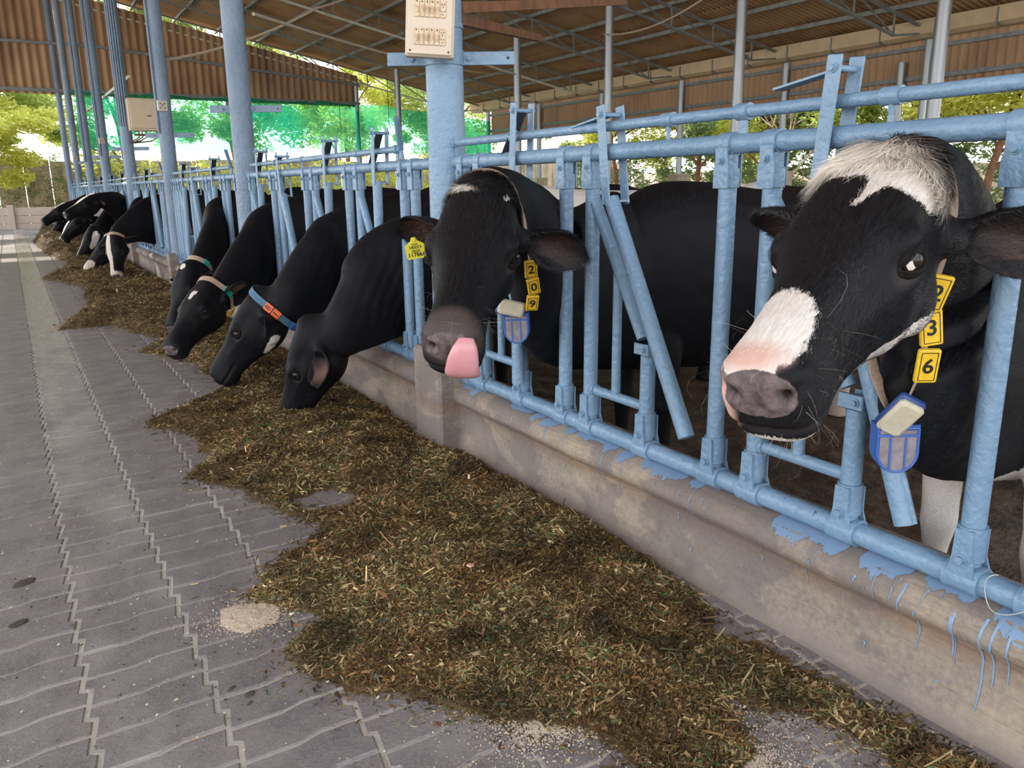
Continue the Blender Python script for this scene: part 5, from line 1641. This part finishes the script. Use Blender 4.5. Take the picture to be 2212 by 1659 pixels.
COWD = make_cow('black cow eating with white mottled throat and an orange collar block numbered 81',
    (1.242, 5.108, .665), (-.515, .348, -.783), (-.634, .461, .621), 1.15, (5.19, .83, .33), .0085, midz=-.001, thin=(1.0, 1.15, 1.2), nape=(-.05, -.155),
    white=[('hc', (.045, -.01, .035), (.13, .0, .03), .016, .012), ('hc', (.36, 0, -.005), (.47, -.01, -.02), .004, .018), ('hc', (.26, .035, -.235), (.12, .065, -.235), .016, .030),
           ('wc', (1.40, 5.12, .26), (1.66, 5.0, .46), .085, .05), ('wc', (1.60, 5.0, .45), (1.72, 5.0, .62), .03, .01), ('we', (3.3, 5.0, 1.28), (.35, .3, .16))], ears={1: ((.2, .8, -.5), (.3, .6, -.1))}, hi=True)
COWE = make_cow('black cow eating with a white forehead star, green collar tag and yellow number 15',
    (1.162, 6.306, .618), (-.628, -.542, -.558), (-.526, -.233, .818), 1.15, (6.91, .83, .34), .0095, midz=-.001, thin=(1.0, 1.1, 1.15), nape=(-.06, -.14),
    white=[('he', (.135, -.005, .02), (.045, .020, .03)), ('he', (.12, .02, .02), (.02, .012, .03)), ('he', (.02, -.07, .0), (.03, .02, .04))], ears={1: ((-.6, .7, .1), (.5, .5, -.5))})
COWF = make_cow('black cow mostly hidden behind the starred cow, with beige and green collar',
    (1.30, 7.85, .62), (-.45, -.45, -.76), (-.55, -.25, .80), 1.15, (8.72, .86, .36), .012,
    white=[('he', (.02, 0, .02), (.03, .03, .04))], legs=None)
far = [
 ('G', 'far cow eating with a broad white face blaze and an orange collar band', (1.19, 13.03, .66), (-.15, -.53, -.83), (-.6, -.5, .45), (13.55, .84, .36),
   [('hc', (.0, -.03, .03), (.52, -.02, -.04), .035, .045), ('hc', (.45, 0, -.15), (.1, .06, -.25), .03, .03), ('he', (.50, 0, -.1), (.06, .08, .08))]),
 ('H', 'far cow eating with white muzzle end, beside the broad-blazed cow', (1.21, 13.85, .62), (-.70, -.05, -.71), (-.6, .1, .8), (14.40, .84, .36),
   [('he', (.47, .03, -.08), (.13, .06, .07)), ('he', (.0, .0, .0), (.06, .05, .06)), ('we', (1.6, 14.3, .75), (.2, .2, .14))]),
 ('I', 'far cow eating with a large pale cheek patch', (1.22, 17.0, .62), (-.55, -.2, -.80), (-.6, -.1, .7), (17.52, .84, .36),
   [('hc', (.06, .08, -.10), (.26, .08, -.14), .065, .045), ('hc', (.2, 0, .02), (.5, 0, -.03), .012, .02)]),
 ('L', 'far black cow with its head raised level through the rails', (1.26, 16.1, 1.22), (-.83, -.35, -.38), (-.3, -.1, .9), (16.67, .88, .33),
   [('he', (.0, 0, .03), (.04, .08, .03)), ('he', (.53, 0, -.08), (.03, .05, .05))]),
 ('M', 'far speckled black and white cow standing behind the level-headed cow', (1.16, 18.2, .85), (-.7, -.2, -.65), (-.6, -.1, .8), (18.37, .84, .36),
   [('we', (1.5, 18.4, .9), (.35, .3, .16)), ('we', (1.7, 18.6, .6), (.2, .3, .12)), ('he', (.1, 0, 0), (.08, .03, .05))]),
 ('K', 'farthest looking-out cow with raised head and sunlit white forehead', (1.02, 20.6, 1.02), (-.80, -.25, -.46), (-.4, -.1, .9), (20.81, .86, .36),
   [('hc', (.0, 0, .03), (.16, 0, .02), .06, .04), ('we', (1.4, 20.9, 1.05), (.15, .3, .1))]),
 ('J', 'far cow eating with a narrow white face stripe near the piled feed', (1.20, 22.2, .60), (-.6, -.3, -.74), (-.6, -.2, .7), (22.51, .84, .36),
   [('hc', (.0, 0, .03), (.5, 0, -.04), .03, .02), ('he', (.08, .08, -.1), (.06, .05, .1))]),
 ('N', 'farthest feeding cow before the end of the fence', (1.15, 25.8, .60), (-.6, -.2, -.76), (-.6, -.1, .7), (25.63, .84, .36),
   [('he', (.05, 0, 0), (.1, .05, .06)), ('we', (1.5, 26, .95), (.3, .3, .1))]),
]
FARC = {}
for n_, lab, pos, fw, up, cr, wh in far:
    FARC[n_] = make_cow(lab, pos, fw, up, 1.15, cr, .016, white=wh, legs=None, group='feeding cows far up the fence')
# cows standing loose in the yard behind the front ones: only backs, flanks and legs show
YC = [('white-backed cow standing in the yard behind the licking cow', 5.7, 5.35, .25, [('we', (5.9, 5.3, 1.30), (.9, .6, .30)), ('wex', (6.5, 5.3, 1.2), (.3, .4, .3))]),
      ('pale-backed cow standing in the yard behind the right-hand cow', 5.3, 2.2, -.15, [('we', (6.0, 2.1, 1.25), (1.1, .6, .40))])]
def yard_cow(label, x, y, ang, wh):
    d = np.array([math.cos(ang), math.sin(ang), 0]); hp = np.array([x, y, 0]) - d * .75
    # built with its own neck reaching along the body line
    global XF
    mbk = XF
    c = make_cow(label, hp + np.array([0, 0, 1.12]), (-math.cos(ang) * .9, -math.sin(ang) * .9, -.45), (-.4, 0, .9), 1.1, (y, .86, .36), .014, white=wh, body=(ang, 1.0), bodyY=y)
    return c
def shift_cow(c, dx):
    c['root'].location.x += dx
for lab, x, y, ang, wh in YC:
    wh2 = [(p[0], (p[1][0] - (x - 2.3),) + tuple(p[1][1:]), p[2]) for p in wh]
    c = make_cow(lab, (1.35, y - .1, 1.15), (-.85, -.1, -.5), (-.45, 0, .9), 1.1, (y, .88, .34), .014, white=wh2, body=(ang, 1.0))
    shift_cow(c, x - 2.3)
def transponder(co, c, t_, o_, pn, big=True):
    """pale plastic tag with navy back, long axis along t_"""
    R = np.stack([pn, t_, o_], 1); k = 1.0 if big else .85
    mb = MB(); mb.box(c + o_ * .012, (.062 * k, .105 * k, .022), R, bev=.006); a = mb.build('tag_housing', M['navy'], co)
    mb = MB(); mb.box(c + o_ * .030, (.058 * k, .100 * k, .020), R, bev=.007); mb.build('tag_cover', M['greyplastic'], co)
def medallion(co, c, down, face, w=.098, h=.118, d=.045):
    """rounded blue pendant with ribbed smoky window"""
    dn = nrm(down); f = nrm(face - dn * np.dot(face, dn)); s_ = np.cross(dn, f)
    def outline(k, n=16):
        P = [(-w / 2 * k, 0), (w / 2 * k, 0), (w / 2 * k, h * .55)]
        P += [(w / 2 * k * math.cos(a), h * .55 + (h * .45) * k * math.sin(a)) for a in np.linspace(0, PI, n)[1:-1]]
        P += [(-w / 2 * k, h * .55)]
        return P
    mb = MB(); mb.prism(outline(1.0), c - f * d / 2, s_, dn, f, d * .86); mb.prism(outline(.96), c + f * d * .36, s_, dn, f, d * .14)
    mb.build('pendant_case', M['bluep'], co)
    mb = MB(); mb.prism([(x * .86, y * .86 + h * .10) for x, y in outline(.96)], c + f * d * .5, s_, dn, f, .0016); mb.build('pendant_window', M['smoky'], co)
    mb = MB()
    for q in (-.17, .17): mb.box(c + f * (d * .5 + .003) + s_ * w * q + dn * h * .58, (.004, h * .66, .004), np.stack([s_, dn, f], 1))
    mb.box(c + f * (d * .5 + .003) + dn * h * .20, (w * .9, .006, .005), np.stack([s_, dn, f], 1), bev=.001)
    mb.tube([c + f * (d * .5 + .001) + s_ * x * .90 + dn * (y * .90 + h * .06) for x, y in outline(1.0)] + [c + f * (d * .5 + .001) + s_ * outline(1.0)[0][0] * .9 + dn * h * .06], .0035, 8)
    mb.build('pendant_rib', M['bluep'], co)
    mb = MB(); mb.box(c + dn * (-.008) + f * d * .3, (w * .5, .034, .022), np.stack([s_, dn, f], 1), bev=.003); mb.build('pendant_loop', M['strap'], co)

def dress(C, po_l, pn_l, sag, txts, mat, i0, span, strap=None, box=True, med=True, w=.046, width=.044, flip=-1, step=-1, twist=0.0, face=None):
    po = C['loc'](po_l); pn = C['Rm'] @ nrm(pn_l)
    co, rg, pn = collar(C, po, pn, width, strap or M['strap'], sag)
    if txts:
        P, i = collar_block(co, C, rg, pn, i0, span * step, txts, mat, w=w, flip=flip, twist=twist, face=face)
        cen = sum(rg) / len(rg)
        if box:
            j = (i + step * 2) % 72; q = rg[j]; t_ = nrm(rg[(j + step * 2) % 72] - rg[(j - step * 2) % 72]); o_ = nrm(np.cross(t_, pn)); o_ = o_ if np.dot(o_, q - cen) > 0 else -o_
            pz = nrm(pn - t_ * np.dot(pn, t_)); oo = o_ * math.cos(twist) + pz * math.sin(twist); pp = pz * math.cos(twist) - o_ * math.sin(twist)
            if face is not None:
                oo = nrm(nrm(face) - t_ * np.dot(nrm(face), t_)); pp = np.cross(t_, oo)
            transponder(co, q + t_ * .03 + oo * .012, t_, oo, pp)
            if med:
                low = min(range(72), key=lambda a: rg[a][2]); q = rg[low]
                medallion(co, q + np.array([0, 0, -.012]), (0.05, 0, -1), np.array([-.62, -.78, 0]))
    return co, rg, pn
COLLARS = {}
COLLARS['A'] = dress(COWA, (-.03, 0, -.12), (1, 0, .22), .10, ['2', '3', '6'], M['yellow'], 28, .082, face=(-.62, -.78, .12))
COLLARS['B'] = dress(COWB, (-.09, 0, -.13), (1, 0, -.20), .12, ['2', '0', '9'], M['yellow'], 27, .075, face=(-.42, -.90, .15))
COLLARS['D'] = dress(COWD, (-.01, 0, -.12), (1, 0, .0), .03, ['8', '1'], M['orange'], 39, .055, strap=M['strap_blue'], box=False, w=.050)
COLLARS['E'] = dress(COWE, (-.02, 0, -.12), (1, 0, -.05), .03, ['1', '5'], M['yellow'], 26, .070, box=False)
COLLARS['F'] = dress(COWF, (-.08, 0, -.12), (1, 0, 0), .02, [], None, 0, .06)
COLLARS['G'] = dress(FARC['G'], (-.02, 0, -.12), (1, 0, .0), .03, ['3', '0', '7'], M['orange'], 46, .07, box=False)
def plain_block(key, i, mat, L, name, w=.052):
    co, rg, pn = COLLARS[key]; p = rg[i]; t_ = nrm(rg[(i + 1) % 72] - rg[i - 1]); o_ = nrm(np.cross(t_, pn)); cen = sum(rg) / 72
    if np.dot(o_, p - cen) < 0: o_ = -o_
    mb = MB(); mb.box(p + o_ * .008, (w, L, .014), np.stack([pn, t_, o_], 1), bev=.003); mb.build(name, mat, co)
plain_block('E', 40, M['green_tag'], .075, 'green_tag', .056)
plain_block('F', 42, M['green_tag'], .06, 'green_tag')
plain_block('D', 20, M['bluep'], .07, 'blue_tag')
# ear tag of the licking cow
def ear_tag(C, side, along, L=.062):
    c0, ax, fc = C['ears'][0 if side > 0 else 1]
    b = np.cross(ax, fc)
    fc = nrm(fc + np.array([-.1, -1.1, .15])); p = c0 + ax * along + fc * .035
    t = C['root']
    dn = nrm(np.array([.18, .0, -1.]) - fc * np.dot((.18, 0, -1.), fc)); sd = np.cross(dn, fc); f = nrm(fc)
    if sd[0] * .83 + sd[1] * -.5 > 0: pass
    else: sd = -sd
    Pn = [(-.007, -.008), (.007, -.008), (.012, .004), (.034, .020), (.036, .066), (.032, .070), (-.032, .070), (-.036, .066), (-.034, .020), (-.012, .004)]
    mb = MB(); mb.prism(Pn, p, sd, dn, f, .0022)
    mb.tube([p - f * .004, p + f * .006], .0065, 14)
    up_ = -dn; ex = np.cross(up_, f)
    for tx, sz, dd, bo in (('340073', .015, .028, .0002), ('|||||||||||', .010, .040, .0002), ('117866', .021, .055, .0004), ('amul', .011, .016, .0002)):
        add_text(mb, tx, sz, p + f * .0024 + dn * dd, ex, up_, 1, bo)
    mb.build('ear_tag', [M['tagyellow'], M['black']], t)
ear_tag(COWB, -1, .172)
def strands(name, C, sel, n, length, dirf, width, mats, whitefn, seg=4, curl=.3, lift=.25, rng=None, bend=None):
    rng = rng or np.random.default_rng(4)
    F = C['F'][sel[C['F']].all(1)]; V = C['V']; N = C['N']
    A = np.linalg.norm(np.cross(V[F[:, 2]] - V[F[:, 0]], V[F[:, 3]] - V[F[:, 1]]), axis=1)
    f = F[rng.choice(len(F), n, p=A / A.sum())]
    w = rng.dirichlet((1, 1, 1, 1), n)
    P = (V[f] * w[..., None]).sum(1); Nn = (N[f] * w[..., None]).sum(1); H = (C['H'][f] * w[..., None]).sum(1)
    Nn /= np.linalg.norm(Nn, axis=1, keepdims=True)
    D = dirf(P, Nn, H, rng); D = D - Nn * (D * Nn).sum(1, keepdims=True); D /= np.linalg.norm(D, axis=1, keepdims=True) + 1e-9
    L = length(H, rng)
    S = np.cross(D, Nn)
    lf = lift * (0.6 + .8 * rng.random(n))
    cu = rng.normal(0, curl, n)
    bd = bend(P, Nn, H) if bend else np.zeros((n, 3))
    VV = np.zeros((n, seg + 1, 2, 3))
    for k in range(seg + 1):
        t = k / seg
        c = P - Nn * .001 + D * (L * t)[:, None] + Nn * (L * lf * (t - .75 * t * t))[:, None] + S * (L * cu * t * t)[:, None] + bd * (L * t * t)[:, None]
        wd = width * (1 - .85 * t)
        VV[:, k, 0] = c - S * wd / 2 ; VV[:, k, 1] = c + S * wd / 2 + Nn * wd * .3
    idx = np.arange(n)[:, None] * (2 * (seg + 1)); k = np.arange(seg)[None] * 2
    a = idx + k; FF = np.stack([a, a + 1, a + 3, a + 2], -1).reshape(-1, 4)
    wm = whitefn(H, P, rng)
    mi = np.repeat(wm.astype(int), seg)
    me = np_mesh(name, VV.reshape(-1, 3) - np.array(world_loc(C['root'])), FF, mats, True, mi)
    at = me.attributes.new('Col', 'FLOAT', 'POINT'); at.data.foreach_set('value', np.repeat(rng.random(n), 2 * (seg + 1)).astype(np.float32))
    o = link(name, me, C['root']); o['kind'] = 'stuff'
    return o
def hl_dir(C, v): return C['Rm'] @ np.array(v, float)
MH = [M['hair_black'], M['hair_white'], M['hair_grey']]
def lookup_white(C, lst):
    def f(H, P, rng): return (patches(H, P, lst) + rng.normal(0, .004, len(H))) > 0
    return f
WA = [('he', (.035, .0, .04), (.055, .16, .10)), ('he', (.07, .06, .0), (.065, .065, .07)), ('hc', (.07, .050, .02), (.175, .018, .018), .030, .006),
      ('he', (.462, -.012, -.02), (.098, .068, .066))]
def coat_dir(C):
    X = C['Rm'][:, 0]; Y = C['Rm'][:, 1]; Z = C['Rm'][:, 2]
    def f(P, N, H, rng):
        whorl = H - np.array((.24, .0, .01)); r = np.linalg.norm(whorl[:, :2], axis=1, keepdims=True)
        d = X[None] * np.where(H[:, :1] > .22, 1.0, -.9) + Y[None] * (H[:, 1:2] * 6)
        d = d + Z[None] * np.where(H[:, 2:3] < -.06, -.8, 0) + rng.normal(0, .28, P.shape)
        return d
    return f
def hair_for(C, wl, n):
    H = C['H']
    sel = (H[:, 0] > -.12) & (H[:, 0] < .50) & (H[:, 2] > -.30) & ~((H[:, 0] > .15) & (H[:, 0] < .275) & (np.abs(H[:, 1]) > .06) & (H[:, 2] > -.105) & (H[:, 2] < -.02))
    strands('short_coat_hair', C, sel, n, lambda h, r: (.012 + .006 * r.random(len(h))) * np.where(h[:, 0] > .42, .6, 1), coat_dir(C), .0007, MH[:2], lookup_white(C, wl), seg=2, curl=.2, lift=.35, rng=np.random.default_rng(9))
hair_for(COWA, WA, 60000)
hair_for(COWB, [('he', (.045, -.035, .03), (.013, .026, .03)), ('he', (.055, .070, .02), (.018, .007, .03))], 36000)
# forelock of the front cow: long pale hair swept sideways and forward, black behind
def fore_dir(C, sw):
    X = C['Rm'][:, 0]; Y = C['Rm'][:, 1]; Z = C['Rm'][:, 2]
    def f(P, N, H, rng):
        y = H[:, 1:2]
        d = X[None] * (.55 + 1.0 * (np.abs(y) < .03)) + Y[None] * np.where(y > .0, 1.0, -1.25) * sw + np.array([0, 0, -.25]) + rng.normal(0, .22, P.shape)
        return d
    return f
H = COWA['H']
sel = (H[:, 0] > -.075) & (H[:, 0] < .055) & (H[:, 2] > -.055) & (np.abs(H[:, 1]) < .105)
strands('forelock', COWA, sel, 11000, lambda h, r: (.035 + .045 * r.random(len(h))), fore_dir(COWA, 1.0), .0017, MH[:2],
        lambda h, p, r: ((h[:, 0] + r.normal(0, .006, len(h))) > -.030 + .25 * np.abs(h[:, 1])) & ~((h[:, 1] > .045) & (h[:, 0] < .012 + r.normal(0, .008, len(h)))) & ~((h[:, 1] < -.07) & (h[:, 0] < .02)), seg=6, curl=.5, lift=.5)
H = COWB['H']
sel = (H[:, 0] > -.09) & (H[:, 0] < .05) & (H[:, 2] > -.06) & (np.abs(H[:, 1]) < .10)
strands('forelock', COWB, sel, 9000, lambda h, r: (.020 + .022 * r.random(len(h))), fore_dir(COWB, .5), .0011, MH[:2], lookup_white(COWB, [('he', (.045, -.035, .03), (.018, .026, .05))]), seg=5, curl=.9, lift=1.1)
for C in (COWA, COWB):
    H = C['H']
    for nm, n, mat in (('whiskers', 130, MH[2]),):
        sel = (H[:, 0] > .38) & (H[:, 0] < .53) & (H[:, 2] < -.03)
        strands(nm, C, sel, n, lambda h, r: .02 + .05 * r.random(len(h)), lambda P, N, H_, r: C['Rm'][:, 0][None] * .3 + np.array([0, 0, -.6]) + r.normal(0, .5, P.shape), .0006, [mat], lambda h, p, r: np.zeros(len(h), bool), seg=4, curl=.4, lift=2.2)
# ear fringe
for C in (COWA, COWB):
    V = C['V']
    for c0, ax, fc in C['ears']:
        t = (V - c0) @ ax; dd = np.linalg.norm(V - c0 - np.outer(t, ax), axis=1)
        sel = (t > .04) & (t < .26) & (dd < .11) & (C['H'][:, 0] < .16) & (np.abs(C['H'][:, 1]) > .12)
        if sel.sum() < 50: continue
        strands('ear_fringe', C, sel, 5000, lambda h, r: .012 + .014 * r.random(len(h)), lambda P, N, H_, r: ax[None] + r.normal(0, .35, P.shape), .0008, [M['hair_black']], lambda h, p, r: np.zeros(len(h), bool), seg=3, curl=.3, lift=.5)
